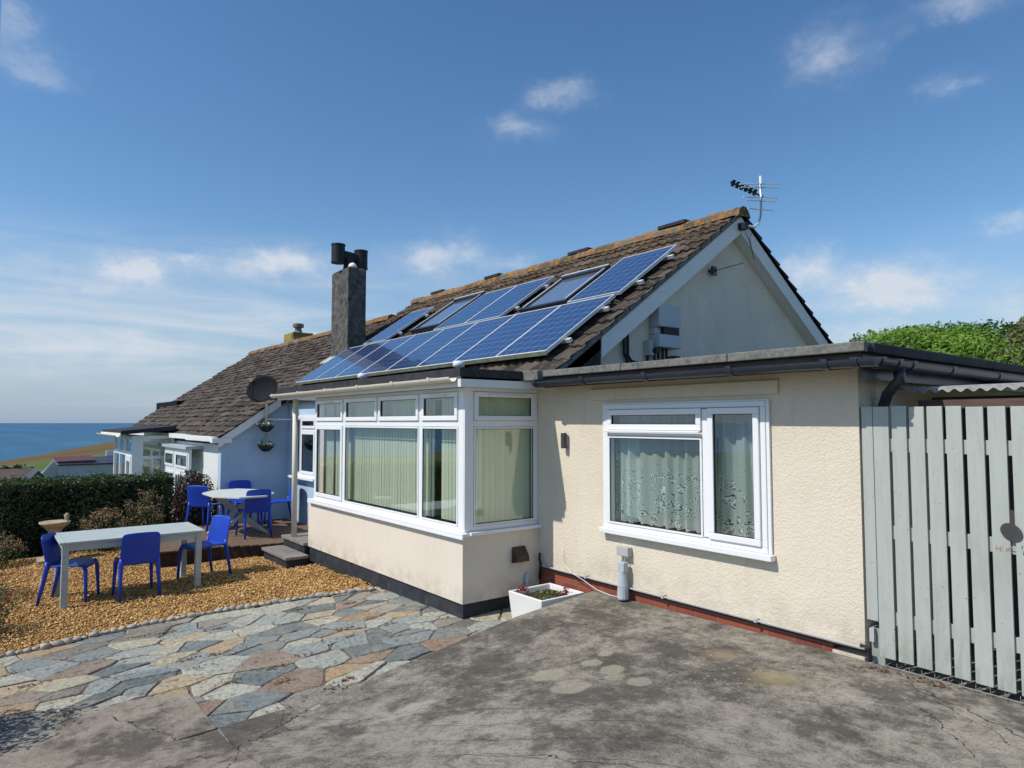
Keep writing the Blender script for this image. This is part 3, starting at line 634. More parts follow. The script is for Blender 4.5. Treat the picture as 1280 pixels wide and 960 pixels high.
def pebbles():
    proto = []
    for i in range(6):
        bm = NB(); bmesh.ops.create_icosphere(bm, subdivisions=2, radius=1)
        s = (random.uniform(.8, 1.1), random.uniform(.6, .85), random.uniform(.45, .65)); ph = random.uniform(0, 9)
        for v in bm.verts:
            c = v.co; d = 1+.12*math.sin(3*c.x+ph)+.1*math.sin(4*c.y-ph)+.06*math.sin(5*c.z+2*ph); v.co = Vector((c.x*s[0]*d, c.y*s[1]*d, c.z*s[2]*d))
        me = fin(bm, 'pebble'); me.polygons.foreach_set('use_smooth', [True]*len(me.polygons)); me.materials.append(MATS['cobble']); proto.append(me)
    # walk along the line
    P = [Vector((x, y, 0)) for x, y in PEB if y > -2]; P[0:0] = [Vector((-7.86, -.9, 0))]
    P.append(Vector((-7.35, 3.80, 0)))
    i = 0; cur = P[0].copy(); n = 0
    while i < len(P)-1:
        nxt = P[i+1]; d = nxt-cur; r = random.uniform(.030, .052)
        step = r*1.75
        if d.length < step: i += 1; cur = nxt.copy() if False else cur; 
        if i >= len(P)-1: break
        d = (P[i+1]-cur)
        if d.length < 1e-4: continue
        dn = d.normalized(); cur = cur + dn*step
        o = bpy.data.objects.new('pebble', proto[n % 6]); COL.objects.link(o); n += 1
        X, Y = cur.x+random.uniform(-.012, .012), cur.y
        o.location = (X, Y, g(X, Y)+r*.42); o.scale = (r, r, r); o.rotation_euler = (random.uniform(-.2, .2), random.uniform(-.2, .2), math.atan2(dn.y, dn.x)+random.uniform(-.5, .5))
        tag(o, 'rounded grey beach pebble in the row edging the golden gravel', 'pebble', 'pebbles edging the gravel')
pebbles()

# ---------------------------------------------------------------- foliage helpers
def leaves(name, pts, nrm, size, mat, parent=None, at=None, aspect=1.9, clump=None, up=.0, curl=.25):
    """rhombus leaves, folded along the midrib: 2 triangles each side"""
    N = len(pts); a = RNG.normal(size=(N, 3)); n = nrm + RNG.normal(0, .75, (N, 3)); n[:, 2] += up; n /= np.linalg.norm(n, axis=1)[:, None]
    t = np.cross(n, a); t /= np.linalg.norm(t, axis=1)[:, None]; s = np.cross(n, t)
    L = (size*RNG.uniform(.6, 1.3, N))[:, None]; W = L/aspect
    V = np.stack([pts-t*L*.5, pts-s*W*.5+n*L*curl*.3, pts+t*L*.5, pts+s*W*.5+n*L*curl*.3], 1).reshape(-1, 3)
    I = 4*np.arange(N)[:, None]; Fc = np.concatenate([I+np.array([0, 1, 2]), I+np.array([0, 2, 3])], 1).reshape(-1, 3)
    rnd = RNG.uniform(0, 1, N) if clump is None else np.clip(clump+RNG.normal(0, .16, N), 0, 1)
    return link(name, npmesh(name, V, Fc, np.repeat(rnd, 2)), mat, parent, at)
def lump(P, s, seed=0):
    x, y, z = P[:, 0]*s+seed, P[:, 1]*s+seed*1.7, P[:, 2]*s
    return (np.sin(x*1.7+np.sin(y*2.1))+np.sin(y*1.9+1.3*np.sin(z*1.7+x))+np.sin(z*2.3+x*.7))/3
def ellipsoid_pts(c, r, N, shell=.35, seed=0, amp=.18, fr=2.2):
    d = RNG.normal(size=(N, 3)); d /= np.linalg.norm(d, axis=1)[:, None]
    rad = (1-shell*RNG.random(N)**1.6)*(1+amp*lump(d, fr, seed))
    return np.array(c)+d*rad[:, None]*np.array(r), d
def hull(name, c, r, mat, parent, seed=0, amp=.18, fr=2.2, k=.78):
    bm = NB(); bmesh.ops.create_icosphere(bm, subdivisions=4, radius=1)
    D = np.array([v.co[:] for v in bm.verts]); q = k*(1+amp*lump(D, fr, seed))
    for v, d, s in zip(bm.verts, D, q): v.co = Vector((c[0]+d[0]*r[0]*s, c[1]+d[1]*r[1]*s, c[2]+d[2]*r[2]*s))
    return obj(name, bm, mat, parent, smooth=True)

rndmat('litter', [(0, (.07, .03, .018)), (.6, (.17, .08, .04)), (1, (.26, .15, .08))], .9)
litter()
# ---------------------------------------------------------------- the bungalow
SL = .69; TH = math.atan(SL)
def RZ(Y): return 2.50+SL*(Y-4.70)
house = empty('bungalow', (-5.76, 4.85, 0), 'cream rendered bungalow with brown tiled roof, white bay window and flat roofed side wing', 'house')
NBR = empty('bungalow', (-13.7, 3.6, -.3), 'neighbouring bungalow with pale blue side wall, lower brown roof and white glazed porch', 'house')
YW = 4.85; XB = -5.763; YB = 3.848; XC = -2.28

def wall_x(bm, x0, x1, y0, y1, z0, z1, holes=()):
    """wall along X with rectangular holes [(hx0,hx1,hz0,hz1)]"""
    if not holes: bx(bm, x0, x1, y0, y1, z0, z1); return
    (a, b, c, d) = holes[0]
    bx(bm, x0, a, y0, y1, z0, z1); bx(bm, b, x1, y0, y1, z0, z1); bx(bm, a, b, y0, y1, z0, c); bx(bm, a, b, y0, y1, d, z1)

# front wall of the side wing with window opening, and its side wall
WIN = (-4.72, -2.985, .955, 2.14)
bm = NB(); wall_x(bm, -5.80, XC, YW, YW+.25, .405, 2.36, [WIN]); obj('wall', bm, 'cream_stipple', house)
bm = NB(); bx(bm, XC-.25, XC, YW+.255, 9.3, .0, 2.36); obj('wall', bm, 'cream_stipple', house)
bm = NB(); bx(bm, -5.79, -2.52, YW+.02, YW+.24, -.1, .400); obj('brick_plinth', bm, 'brick', house)
bm = NB(); bx(bm, -2.515, XC-.01, YW+.005, YW+.24, -.1, .35); obj('plinth', bm, 'cream_stipple', house)
bm = NB(); bx(bm, -2.525, XC-.003, YW-.004, YW+.0, .40, .47); bm2 = bm
obj('drip_course', bm, 'cream_stipple', house)
# dark drip strip and cable run on top of the brick
bm = NB(); bx(bm, -5.70, XC+.02, YW-.010, YW+.004, .393, .402); obj('drip_strip', bm, 'dark_felt', house)
# lintel above the window
bm = NB(); bx(bm, -4.95, -2.88, YW-.028, YW-.002, 2.19, 2.30); obj('lintel', bm, 'cream_stipple', house, bevel=.006)

# bay
XL = -9.86
bm = NB(); bx(bm, XL, XB, YB, YB+.15, .15, .83); bx(bm, XB-.15, XB, YB+.151, YW, .15, .83); bx(bm, XL, XL+.15, YB+.151, YW, .15, .83)
obj('bay_wall', bm, 'cream_smooth', house)
bm = NB(); bx(bm, XL+.02, XB-.02, YB+.02, YB+.14, -.5, .148); bx(bm, XB-.14, XB-.02, YB+.141, YW+.1, -.5, .148); bx(bm, XL+.02, XL+.14, YB+.141, YW, -.5, .148)
obj('bay_plinth', bm, 'black_plinth', house)

class Frame:
    """local window axes: u along wall, n outward, z up"""
    def __init__(s, o, u, n): s.o = Vector(o); s.u = Vector(u); s.n = Vector(n)
    def box(s, bm, u0, u1, n0, n1, z0, z1):
        vs = []
        for a in (u0, u1):
            for b in (n0, n1):
                for c in (z0, z1): vs.append(bm.verts.new(s.o+s.u*a+s.n*b+Vector((0, 0, c))))
        for f in ((0, 1, 3, 2), (4, 6, 7, 5), (0, 4, 5, 1), (2, 3, 7, 6), (0, 2, 6, 4), (1, 5, 7, 3)): bm.faces.new([vs[i] for i in f])
    def ring(s, bm, u0, u1, z0, z1, w, n0, n1):
        s.box(bm, u0, u1, n0, n1, z0, z0+w); s.box(bm, u0, u1, n0, n1, z1-w, z1)
        s.box(bm, u0, u0+w, n0, n1, z0+w, z1-w); s.box(bm, u1-w, u1, n0, n1, z0+w, z1-w)
def light(fr, win, u0, u1, z0, z1, sash, gl='glass', name='sash'):
    """one light of a window: optional proud sash plus its glass"""
    w = .052 if sash else .018
    bm = NB(); fr.ring(bm, u0+.004, u1-.004, z0+.004, z1-.004, w, -.02 if sash else .0, .018 if sash else .006)
    obj(name if sash else 'bead', bm, 'upvc', win, bevel=.005 if sash else 0)
    w2 = w+.003
    if sash:
        bm = NB(); fr.ring(bm, u0+w2, u1-w2, z0+w2, z1-w2, .006, -.012, .008); obj('gasket', bm, 'dark_felt', win)
    else:
        bm = NB(); fr.ring(bm, u0+w2+.001, u1-w2-.001, z0+w2+.001, z1-w2-.001, .005, -.008, .002); obj('gasket', bm, 'dark_felt', win)
    bm = NB(); fr.box(bm, u0+w, u1-w, -.006, -.001, z0+w, z1-w); obj('pane', bm, gl, win)

# bay windows: front, u runs +X from XL
fr = Frame((XL, YB+.02, 0), (1, 0, 0), (0, -1, 0))
def part_empty(name, parent, loc):
    o = bpy.data.objects.new(name, None); COL.objects.link(o); o.parent = parent; o.location = Vector(loc)-wloc(parent); return o
def framebars(fr, win, us, zs, z0, z1, wid=.05, n0=-.06, n1=.0, name='frame'):
    return
wb = NB(); D = XB-XL
ub = [0.14, 1.14, 3.195, D-.01]          # left casement, wide fixed pane, right pane
U0, U1, U2, U3 = .19, 1.165, 3.21, D-.06
ZS, ZT, ZH = .86, 1.955, 2.33
fr.box(wb, .14, D, -.06, 0, ZS, ZS+.045); fr.box(wb, .14, D, -.06, 0, ZH-.04, ZH); fr.box(wb, .14, D-.12, -.06, 0, ZT-.03, ZT+.03)
for a, b in ((.14, .19), (U1-.03, U1+.03), (U2-.03, U2+.03), (D-.12, D)): fr.box(wb, a, b, -.061, .001, ZS+.045, ZH-.04)
fr.box(wb, 2.155, 2.195, -.06, .0005, ZT+.03, ZH-.04)
winf = obj('bay_window', wb, 'upvc', house, bevel=.004)
light(fr, winf, .19, U1-.03, ZS+.045, ZT-.03, True)
light(fr, winf, U1+.03, U2-.03, ZS+.045, ZT-.03, False)
light(fr, winf, U2+.03, D-.12, ZS+.045, ZT-.03, False)
for a, b in ((.19, U1-.03), (U1+.03, 2.155), (2.195, U2-.03), (U2+.03, D-.12)): light(fr, winf, a, b, ZT+.03, ZH-.04, True)
for a, b in ((.19, U1-.03), (U2+.03, D-.12)):
    bm = NB(); c = (a+b)/2; fr.box(bm, c-.16, c+.16, .019, .034, ZH-.085, ZH-.065); obj('trickle_vent', bm, 'white_paint', winf)
bm = NB(); fr.box(bm, .07, D+.07, -.02, .07, .825, .858); fr.box(bm, .07, D+.07, .055, .072, .80, .8255); obj('window_sill', bm, 'upvc', winf, bevel=.003)
bm = NB(); bx(bm, XB-.10, XB-.0165, YB+.0165, YB+.10, ZS+.002, ZH-.002); obj('corner_post', bm, 'upvc', winf)
# bay side: u runs +Y from corner
fs = Frame((XB-.02, YB+.02, 0), (0, 1, 0), (1, 0, 0)); DS = YW-YB-.021
wb = NB(); fs.box(wb, .0, DS, -.06, 0, ZS, ZS+.045); fs.box(wb, 0, DS, -.06, 0, ZH-.04, ZH); fs.box(wb, .12, DS, -.06, 0, ZT-.03, ZT+.03)
for a, b in ((.0, .12), (DS-.045, DS)): fs.box(wb, a, b, -.061, .001, ZS+.045, ZH-.04)
wins = obj('side_window', wb, 'upvc', house, bevel=.004)
light(fs, wins, .12, DS-.045, ZS+.045, ZT-.03, False); light(fs, wins, .12, DS-.045, ZT+.03, ZH-.04, True)
bm = NB(); fs.box(bm, .3, .78, .019, .034, ZH-.085, ZH-.065); obj('trickle_vent', bm, 'white_paint', wins)
bm = NB(); fs.box(bm, .052, DS+.0, -.02, .07, .8255, .858); obj('window_sill', bm, 'upvc', wins, bevel=.003)
bm = NB(); bx(bm, XL+.002, XL+.14, YB+.16, YW, .831, ZH); obj('bay_wall', bm, 'cream_smooth', house)

def blinds(fr, win, u0, u1, z0, z1, depth, gaps=(), w=.089):
    V = []; Fc = []; RN = []; u = u0
    while u < u1:
        if not any(a <= u+.04 <= b for a, b in gaps):
            ang = R(random.uniform(7, 12)); dx = math.cos(ang)*w; dn = math.sin(ang)*w; r = random.random(); b0 = len(V)
            cols = [(0, 0), (.25, .010), (.5, .014), (.75, .010), (1, 0)]
            for z in (z0, z1):
                for t, bow in cols: V.append(fr.o+fr.u*(u+dx*t)+fr.n*(-depth+dn*(t-.5)+bow)+Vector((0, 0, z)))
            for q in range(4): Fc.append((b0+q, b0+q+1, b0+5+q+1, b0+5+q)); RN.append(r)
        u += w*.80
    me = bpy.data.meshes.new('blind'); me.from_pydata([tuple(v) for v in V], [], Fc); rnd_attr(me, RN); link('blind', me, 'blind_slat', win, smooth=True)
    bm = NB(); fr.box(bm, u0, u1, -depth-.02, -depth+.02, z1+.002, z1+.03); obj('blind_rail', bm, 'upvc', win)
blinds(fr, winf, .22, D-.15, .92, 2.22, .14, gaps=((.50, .58), (3.30, 3.44),))
blinds(fs, wins, .17, DS-.03, .92, 2.25, .13, gaps=((.10, .13),))
# room behind the bay
bm = NB(); bx(bm, XL+.15, XB-.151, 6.6, 6.7, .1, 2.4); bx(bm, XL-.1, XL+.148, YW+.26, 6.6, .1, 2.4); bx(bm, XB-.15, XB-.03, YW+.3, 6.6, .1, 2.33)
obj('inner_wall', bm, 'interior', house)
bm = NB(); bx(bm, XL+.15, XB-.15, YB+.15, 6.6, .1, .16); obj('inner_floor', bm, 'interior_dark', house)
# two dark uprights inside the bay room
bm = NB(); bx(bm, XL+.5, XL+.6, YB+.35, YB+.42, .16, 2.2); bx(bm, XB-.75, XB-.65, YW+.2, YW+.5, .16, 2.3); obj('dark_upright', bm, 'interior_dark', house)

# wing window
fe = Frame((WIN[0], YW-.005, 0), (1, 0, 0), (0, -1, 0)); WW = WIN[1]-WIN[0]; z0, z1 = WIN[2], WIN[3]; um = 1.18; zt = 1.865
wb = NB(); fe.ring(wb, 0, WW, z0, z1, .045, -.06, .03); fe.box(wb, um-.035, um+.025, -.06, .0305, z0+.055, z1-.055); fe.box(wb, .055, um-.035, -.06, .029, zt-.02, zt+.03)
wine2 = obj('lace_window', wb, 'upvc', house, bevel=.005)
fg = Frame(fe.o+fe.n*.03, fe.u, fe.n)
light(fg, wine2, .045, um-.035, zt+.03, z1-.045, True); light(fg, wine2, .045, um-.035, z0+.045, zt-.02, False); light(fg, wine2, um+.025, WW-.045, z0+.045, z1-.045, True)
bm = NB(); fe.box(bm, .03, um-.04, .048, .075, zt+.012, zt+.032); obj('drip_bar', bm, 'upvc', wine2, bevel=.005)
bm = NB(); fe.box(bm, -.035, -.002, .0, .02, z0, z1+.0); fe.box(bm, WW+.002, WW+.028, .0, .02, z0, z1); fe.box(bm, -.035, WW+.028, .0, .02, z1+.001, z1+.012); obj('trim', bm, 'upvc', wine2)
bm = NB(); fe.box(bm, -.05, WW+.05, .0, .07, z0-.05, z0-.002); obj('window_sill', bm, 'upvc', wine2, bevel=.006)
def curtain(name, x0, x1, yb, z0, z1, mat, folds, amp, lean=0, scallop=0):
    nu, nv = 160, 14; V = []; Fc = []
    for j in range(nv+1):
        for i in range(nu+1):
            t = i/nu; s = j/nv; z = z0+(z1-z0)*s
            if j == 0: z += scallop*abs(math.sin(t*folds*1.2*PI))
            X = x0+(x1-x0)*t+lean*(1-s)*(.5-t)
            V.append((X, yb+amp*math.sin(t*folds*2*PI+1.5*math.sin(t*9))*(1-.3*s)+.012*math.sin(t*31), z))
    for j in range(nv):
        for i in range(nu): a = j*(nu+1)+i; Fc.append((a, a+1, a+nu+2, a+nu+1))
    me = bpy.data.meshes.new(name); me.from_pydata(V, [], Fc); link(name, me, mat, wine2, smooth=True)
curtain('net_curtain', -4.69, -3.52, YW+.088, z0+.055, 1.86, 'lace', 9, .024, 0, .014)
curtain('net_curtain', -4.70, -4.42, YW+.14, z0+.10, 2.1, 'lace_thick', 4, .02)
curtain('net_curtain', -4.69, -3.52, YW+.12, 1.84, 2.12, 'lace_thick', 16, .018)
curtain('net_curtain', -3.50, -3.02, YW+.10, z0+.06, 2.12, 'lace', 4, .03, -.06)
curtain('net_curtain', -3.28, -3.00, YW+.15, z0+.06, 2.12, 'lace_thick', 4, .025, .2)
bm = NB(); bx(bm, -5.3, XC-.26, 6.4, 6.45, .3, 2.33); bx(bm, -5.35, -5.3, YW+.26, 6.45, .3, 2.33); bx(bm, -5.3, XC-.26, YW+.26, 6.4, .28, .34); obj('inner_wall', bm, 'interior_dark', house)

# flat roof of the wing: deck, timber fascia, felt edge, gutters
bm = NB(); bx(bm, -5.40, XC+.12, YW-.22, 9.9, 2.36, 2.395); obj('soffit', bm, 'brown_timber', house)
bm = NB(); bx(bm, -5.40, XC+.135, YW-.24, YW-.222, 2.33, 2.435); obj('fascia', bm, 'brown_timber', house)
bm = NB(); bx(bm, XC+.121, XC+.14, YW-.22, 9.9, 2.26, 2.435); obj('fascia', bm, 'dark_plastic', house)
bm = NB(); bx(bm, -5.30, XC+.20, YW-.28, 9.95, 2.437, 2.47)
obj('flat_roof', bm, 'dark_felt', house)
bm = NB(); x = -5.38
while x < XC+.19:
    x1 = min(x+1.12, XC+.19); bx(bm, x, x1-.006, YW-.29, YW-.20, 2.44, 2.505+random.uniform(-.003, .003)); x += 1.12
obj('roof_edge', bm, 'mineral_felt', house, bevel=.008)
bm = NB(); bx(bm, XC+.11, XC+.21, YW-.198, 9.95, 2.43, 2.50); obj('roof_edge', bm, 'dark_felt', house, bevel=.008)
def gutter(parent, p0, p1, r, mat, joints, name='gutter'):
    p0 = Vector(p0); p1 = Vector(p1); t = (p1-p0).normalized(); s = t.cross(Vector((0, 0, 1))).normalized(); bm = NB()
    prof = [(math.cos(a)*r, math.sin(a)*r) for a in np.linspace(PI, 2*PI, 11)] + [(math.cos(a)*r*.88, math.sin(a)*r*.88) for a in np.linspace(2*PI, PI, 11)]
    prism(bm, [p0+s*a+Vector((0, 0, b)) for a, b in prof], p1-p0)
    o = obj(name, bm, mat, parent, smooth=False)
    L = (p1-p0).length
    for q in joints:
        bm = NB(); c = p0+t*q; prof2 = [(math.cos(a)*r*1.14, math.sin(a)*r*1.14) for a in np.linspace(PI, 2*PI, 11)]+[(r*1.14, .012), (-r*1.14, .012)]
        prism(bm, [c+s*a+Vector((0, 0, b)) for a, b in prof2], t*.045)
        obj('gutter_bracket', bm, mat, parent)
    return o
gutter(house, (-5.46, YW-.30, 2.395), (XC+.27, YW-.30, 2.385), .056, 'dark_plastic', [.02, .72, 1.5, 2.35, 3.1, 3.3])
gutter(house, (XC+.235, YW-.30, 2.383), (XC+.235, 9.9, 2.36), .056, 'dark_plastic', [.03, .28, .5, 1.2, 2.2, 3.2])
bm = NB(); tube(bm, [(XC+.235, YW+.1, 2.35), (XC+.235, YW+.1, 2.26), (XC+.10, YW+.22, 2.17), (XC+.06, YW+.22, 2.05), (XC+.06, YW+.22, .45)], .037, 12)
obj('downpipe', bm, 'dark_plastic', house, smooth=True)

# flat roof over bay and porch
ZF = 2.335; YF = YB-.13; XLF = -10.93
bm = NB(); bx(bm, XLF, XB+.13, YF+.02, YW+.0, ZF, ZF+.03); obj('soffit', bm, 'white_paint', house)
bm = NB(); bx(bm, XLF, XB+.128, YF, YF+.018, ZF-.012, ZF+.105); bx(bm, XB+.13, XB+.148, YF, YW-.003, ZF-.012, ZF+.068); obj('fascia', bm, 'white_paint', house)
bm = NB(); bx(bm, XLF, XB+.16, YF-.012, YW+.0, ZF+.107, ZF+.15); bx(bm, XLF, XB+.165, YF-.02, YF+.06, ZF+.09, ZF+.175); bx(bm, XB+.09, XB+.165, YF+.061, YW-.36, ZF+.09, ZF+.172)
obj('bay_roof', bm, 'dark_felt', house)
bm = NB(); bx(bm, XB+.08, XB+.40, YW-.355, YW+.0, ZF+.07, ZF+.178); obj('roof_edge', bm, 'mineral_felt', house, bevel=.01)
gutter(house, (XLF-.06, YF-.055, ZF+.075), (XB+.09, YF-.055, ZF+.085), .05, 'cream_paint', [.1, 1.2, 2.2, 3.2, 4.1, 4.9])
# porch post
bm = NB(); tube(bm, [(-10.53, 3.88, .205), (-10.56, 3.88, ZF)], .042, 14); obj('porch_post', bm, 'cream_paint', house, smooth=True)
# roof outlet caps on the bay roof
for (X, nm) in ((-8.11, 0), (-5.85, 0)):
    bm = NB(); lathe(bm, [(.03, -.0), (.03, .05), (.06, .055), (.06, .095), (.045, .115), (.012, .12)], (X, YB+.0, ZF+.15), 18); obj('roof_cap', bm, 'white_paint', house, smooth=True)

# pale blue wall under the porch with window
BW = (-13.2, -12.05, .95, 2.1)
bm = NB(); wall_x(bm, -13.595, XL-.001, YW, YW+.25, -.3, 2.36, [BW]); obj('blue_wall', bm, 'pale_blue_render', house)
fb = Frame((BW[0], YW-.005, 0), (1, 0, 0), (0, -1, 0)); wW = BW[1]-BW[0]
wb = NB(); fb.ring(wb, 0, wW, BW[2], BW[3], .05, -.05, .02); fb.box(wb, .36, .41, -.05, .019, BW[2]+.05, BW[3]-.05); fb.box(wb, .41, wW-.05, -.05, .018, 1.80, 1.85)
wbo = obj('porch_window', wb, 'upvc', house, bevel=.004)
fb2 = Frame(fb.o+fb.n*.02, fb.u, fb.n); light(fb2, wbo, .05, .36, BW[2]+.05, BW[3]-.05, False, 'glass_dark'); light(fb2, wbo, .41, wW-.05, BW[2]+.05, 1.80, True, 'glass_dark'); light(fb2, wbo, .41, wW-.05, 1.85, BW[3]-.05, True, 'glass_dark')
bm = NB(); fb.box(bm, -.1, wW+.08, 0, .11, BW[2]-.05, BW[2]-.003); obj('window_sill', bm, 'upvc', wbo, bevel=.004)
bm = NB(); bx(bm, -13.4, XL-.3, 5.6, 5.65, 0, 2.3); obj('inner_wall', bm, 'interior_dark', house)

# main roof: courses of pantiles on the slope
def vfun(v, n=0):  # slope distance from Y=4.7 -> (Y,Z)
    return 4.70+v*math.cos(TH)-n*math.sin(TH), 2.50+v*math.sin(TH)+n*math.cos(TH)
def tiles(x0, x1, v0, v1, gauge=.27, per=.15, amp=.021, dx=.04, cw=.32, rough=1.):
    xs = np.arange(x0, x1+dx*.5, dx); nx = len(xs); V = []; Fc = []; RN = []; nc = int(math.ceil((v1-v0)/gauge))
    for c in range(nc):
        va = v0+c*gauge; vb = min(va+gauge*1.0, v1); off = random.uniform(-.004, .004); b0 = len(V)
        tj = {}
        for X in xs:
            col = int((X-x0)/cw+ (c % 2)*.5); 
            if col not in tj: tj[col] = (random.uniform(-.008, .008)*rough, random.uniform(-.012, .012)*rough, random.random())
            jn, jv, _ = tj[col]; w = amp*(math.cos(2*PI*(X-x0)/per)**3)
            for (v, n) in ((va+jv, -.01), (va+jv, .034+w+jn+off), (vb+.03, .006+w*.8+jn)):
                Y, Z = vfun(v, n); V.append((X, Y, Z))
        for i in range(nx-1):
            a = b0+3*i; b = a+3; r = tj[int((xs[i]-x0)/cw+(c % 2)*.5)][2]
            Fc.append((a, b, b+1, a+1)); Fc.append((a+1, b+1, b+2, a+2)); RN += [r, r]
    me = bpy.data.meshes.new('tiled_roof'); me.from_pydata(V, [], Fc); rnd_attr(me, RN); return me
VR = (8.05-4.70)/math.cos(TH)
XG = -5.27; XH = -14.1
def roof_shell(parent, x0, x1, vlo, yr, zlow_back, drop=.05, name='roof_deck'):
    """solid roof body under the tiles, front and back slope"""
    ya, za = vfun(vlo, -drop); yr_, zr = yr, 2.5+SL*(yr-4.70)-drop/math.cos(TH)
    yb = yr+(zr-zlow_back)/SL; bm = NB(); th = .12
    prism(bm, [(x0, ya, za), (x0, yr_, zr), (x0, yb, zlow_back), (x0, yb, zlow_back-th), (x0, yr_, zr-th), (x0, ya, za-th)], (x1-x0, 0, 0))
    return obj(name, bm, 'verge_dark', parent)
roof = roof_shell(house, XH+.02, XG-.03, .02, 8.05, 2.35, name='roof')
link('front_tiles', tiles(XH, XG, -.03, VR), 'roof_tile', roof)
# rear slope tiles: stepped slabs
def rear_tiles(parent, x0, x1, yr, zr, yend):
    V = []; Fc = []; RN = []; L = (yend-yr)/math.cos(TH); nc = int(L/.27)
    for c in range(nc):
        va, vb = c*.27, (c+1)*.27; b0 = len(V); r = random.random()
        for (v, n) in ((va-.02, .0), (vb, .045), (vb, -.02)):
            Y = yr+v*math.cos(TH)+n*math.sin(TH); Z = zr-v*math.sin(TH)+n*math.cos(TH); V += [(x0, Y, Z), (x1, Y, Z)]
        Fc += [(b0, b0+1, b0+3, b0+2), (b0+2, b0+3, b0+5, b0+4), (b0, b0+2, b0+4), (b0+1, b0+5, b0+3)]; RN += [r]*4
    me = bpy.data.meshes.new('rear_tiles'); me.from_pydata(V, [], Fc); rnd_attr(me, RN); link('rear_tiles', me, 'verge_dark', parent)
rear_tiles(roof, XH, XG+.01, 8.05, RZ(8.05), 11.1)
# ridge
def ridge(parent, x0, x1, Y, Z, name='ridge'):
    V = []; Fc = []; RN = []; x = x0; 
    while x < x1-.05:
        L = min(.44, x1-x); r = random.random(); b0 = len(V); dz = random.uniform(-.008, .01); n = 9
        for k_, (xx, sc) in enumerate(((x, 1.0), (x+L*.92, .93), (x+L+.01, .93))):
            for q in range(n):
                a = PI*q/(n-1); jt = random.uniform(-.010, .010); V.append((xx+jt*.5, Y+.125*sc*math.cos(a)*(1.15), Z-.06+dz+jt+.115*sc*math.sin(a)-(.03 if q in (0, n-1) else 0)))
        for k_ in range(2):
            for q in range(n-1):
                a = b0+k_*n+q; Fc.append((a, a+1, a+n+1, a+n)); RN.append(r)
        Fc.append(tuple(range(b0, b0+n))); Fc.append(tuple(range(b0+2*n, b0+3*n))); RN += [r, r]; x += L
    me = bpy.data.meshes.new(name); me.from_pydata(V, [], Fc); rnd_attr(me, RN); return link(name, me, 'ridge_tile', parent, smooth=False)
ridge(roof, XH-.02, XG+.03, 8.05, RZ(8.05)+.035)
for X in (-6.385, -8.39, -10.89, -12.98):
    bm = NB(); bx(bm, X-.25, X+.25, 7.93, 8.17, RZ(8.05)+.06, RZ(8.05)+.105); bx(bm, X-.2, X+.2, 7.97, 8.13, RZ(8.05)+.0, RZ(8.05)+.062); obj('ridge_vent', bm, 'dark_felt', roof)
# gable end wall + barge boards
XGW = -5.46
def gable(parent, x0, x1, yr, zr, half, zb, mat, name='gable_wall'):
    bm = NB(); prism(bm, [(x0, yr-half, zb), (x0, yr+half, zb), (x0, yr+half, zr-half*SL), (x0, yr, zr), (x0, yr-half, zr-half*SL)], (x1-x0, 0, 0)); return obj(name, bm, mat, parent)
gable(house, XGW-.2, XGW, 8.05, RZ(8.05)-.16, 3.25, 2.34, 'gable_render')
def barge(parent, x0, x1, ya, yb, lo, hi, mat, name='barge_board', base=None):
    """board following the front slope between Y ya..yb, lo/hi vertical offsets from the roof surface"""
    bm = NB(); f = (lambda Y: RZ(Y)) if ya < 8.05 else (lambda Y: RZ(8.05)-SL*(Y-8.05))
    prism(bm, [(x0, ya, f(ya)+lo), (x0, yb, f(yb)+lo), (x0, yb, f(yb)+hi), (x0, ya, f(ya)+hi)], (x1-x0, 0, 0)); return obj(name, bm, mat, parent)
barge(house, XG-.045, XG-.018, 5.36, 8.048, -.275, -.045, 'white_paint')
barge(house, XG-.045, XG-.018, 8.052, 11.1, -.275, -.045, 'white_paint')
for (a, b) in ((5.0, 8.048), (8.052, 11.1)):
    barge(house, XGW+.003, XG-.047, a, b, -.275, -.235, 'white_paint', 'soffit')
# lead cheek below the left foot of the barge board
bm = NB(); prism(bm, [(XG-.05, 4.66, 2.40), (XG-.05, 5.355, 2.40), (XG-.05, 5.355, RZ(5.355)-.05), (XG-.05, 4.66, RZ(4.66)-.06)], (.02, 0, 0)); obj('lead_cheek', bm, 'dark_felt', house)
# verge mortar strip along tile ends
bm = NB(); f = RZ
prism(bm, [(XG-.016, 4.66, RZ(4.66)-.035), (XG-.016, 8.05, RZ(8.05)-.035), (XG-.016, 8.05, RZ(8.05)+.03), (XG-.016, 4.66, RZ(4.66)+.03)], (.014, 0, 0)); obj('verge', bm, 'mineral_felt', house)
# small dark bracket high on the gable wall
bm = NB(); bx(bm, XGW, XGW+.09, 7.54, 7.59, 3.96, 3.99); bx(bm, XGW+.05, XGW+.09, 7.53, 7.61, 3.91, 4.03); tube(bm, [(XGW+.07, 7.60, 3.98), (XG-.06, 8.15, 4.15)], .006, 6); obj('wall_bracket', bm, 'dark_plastic', house)

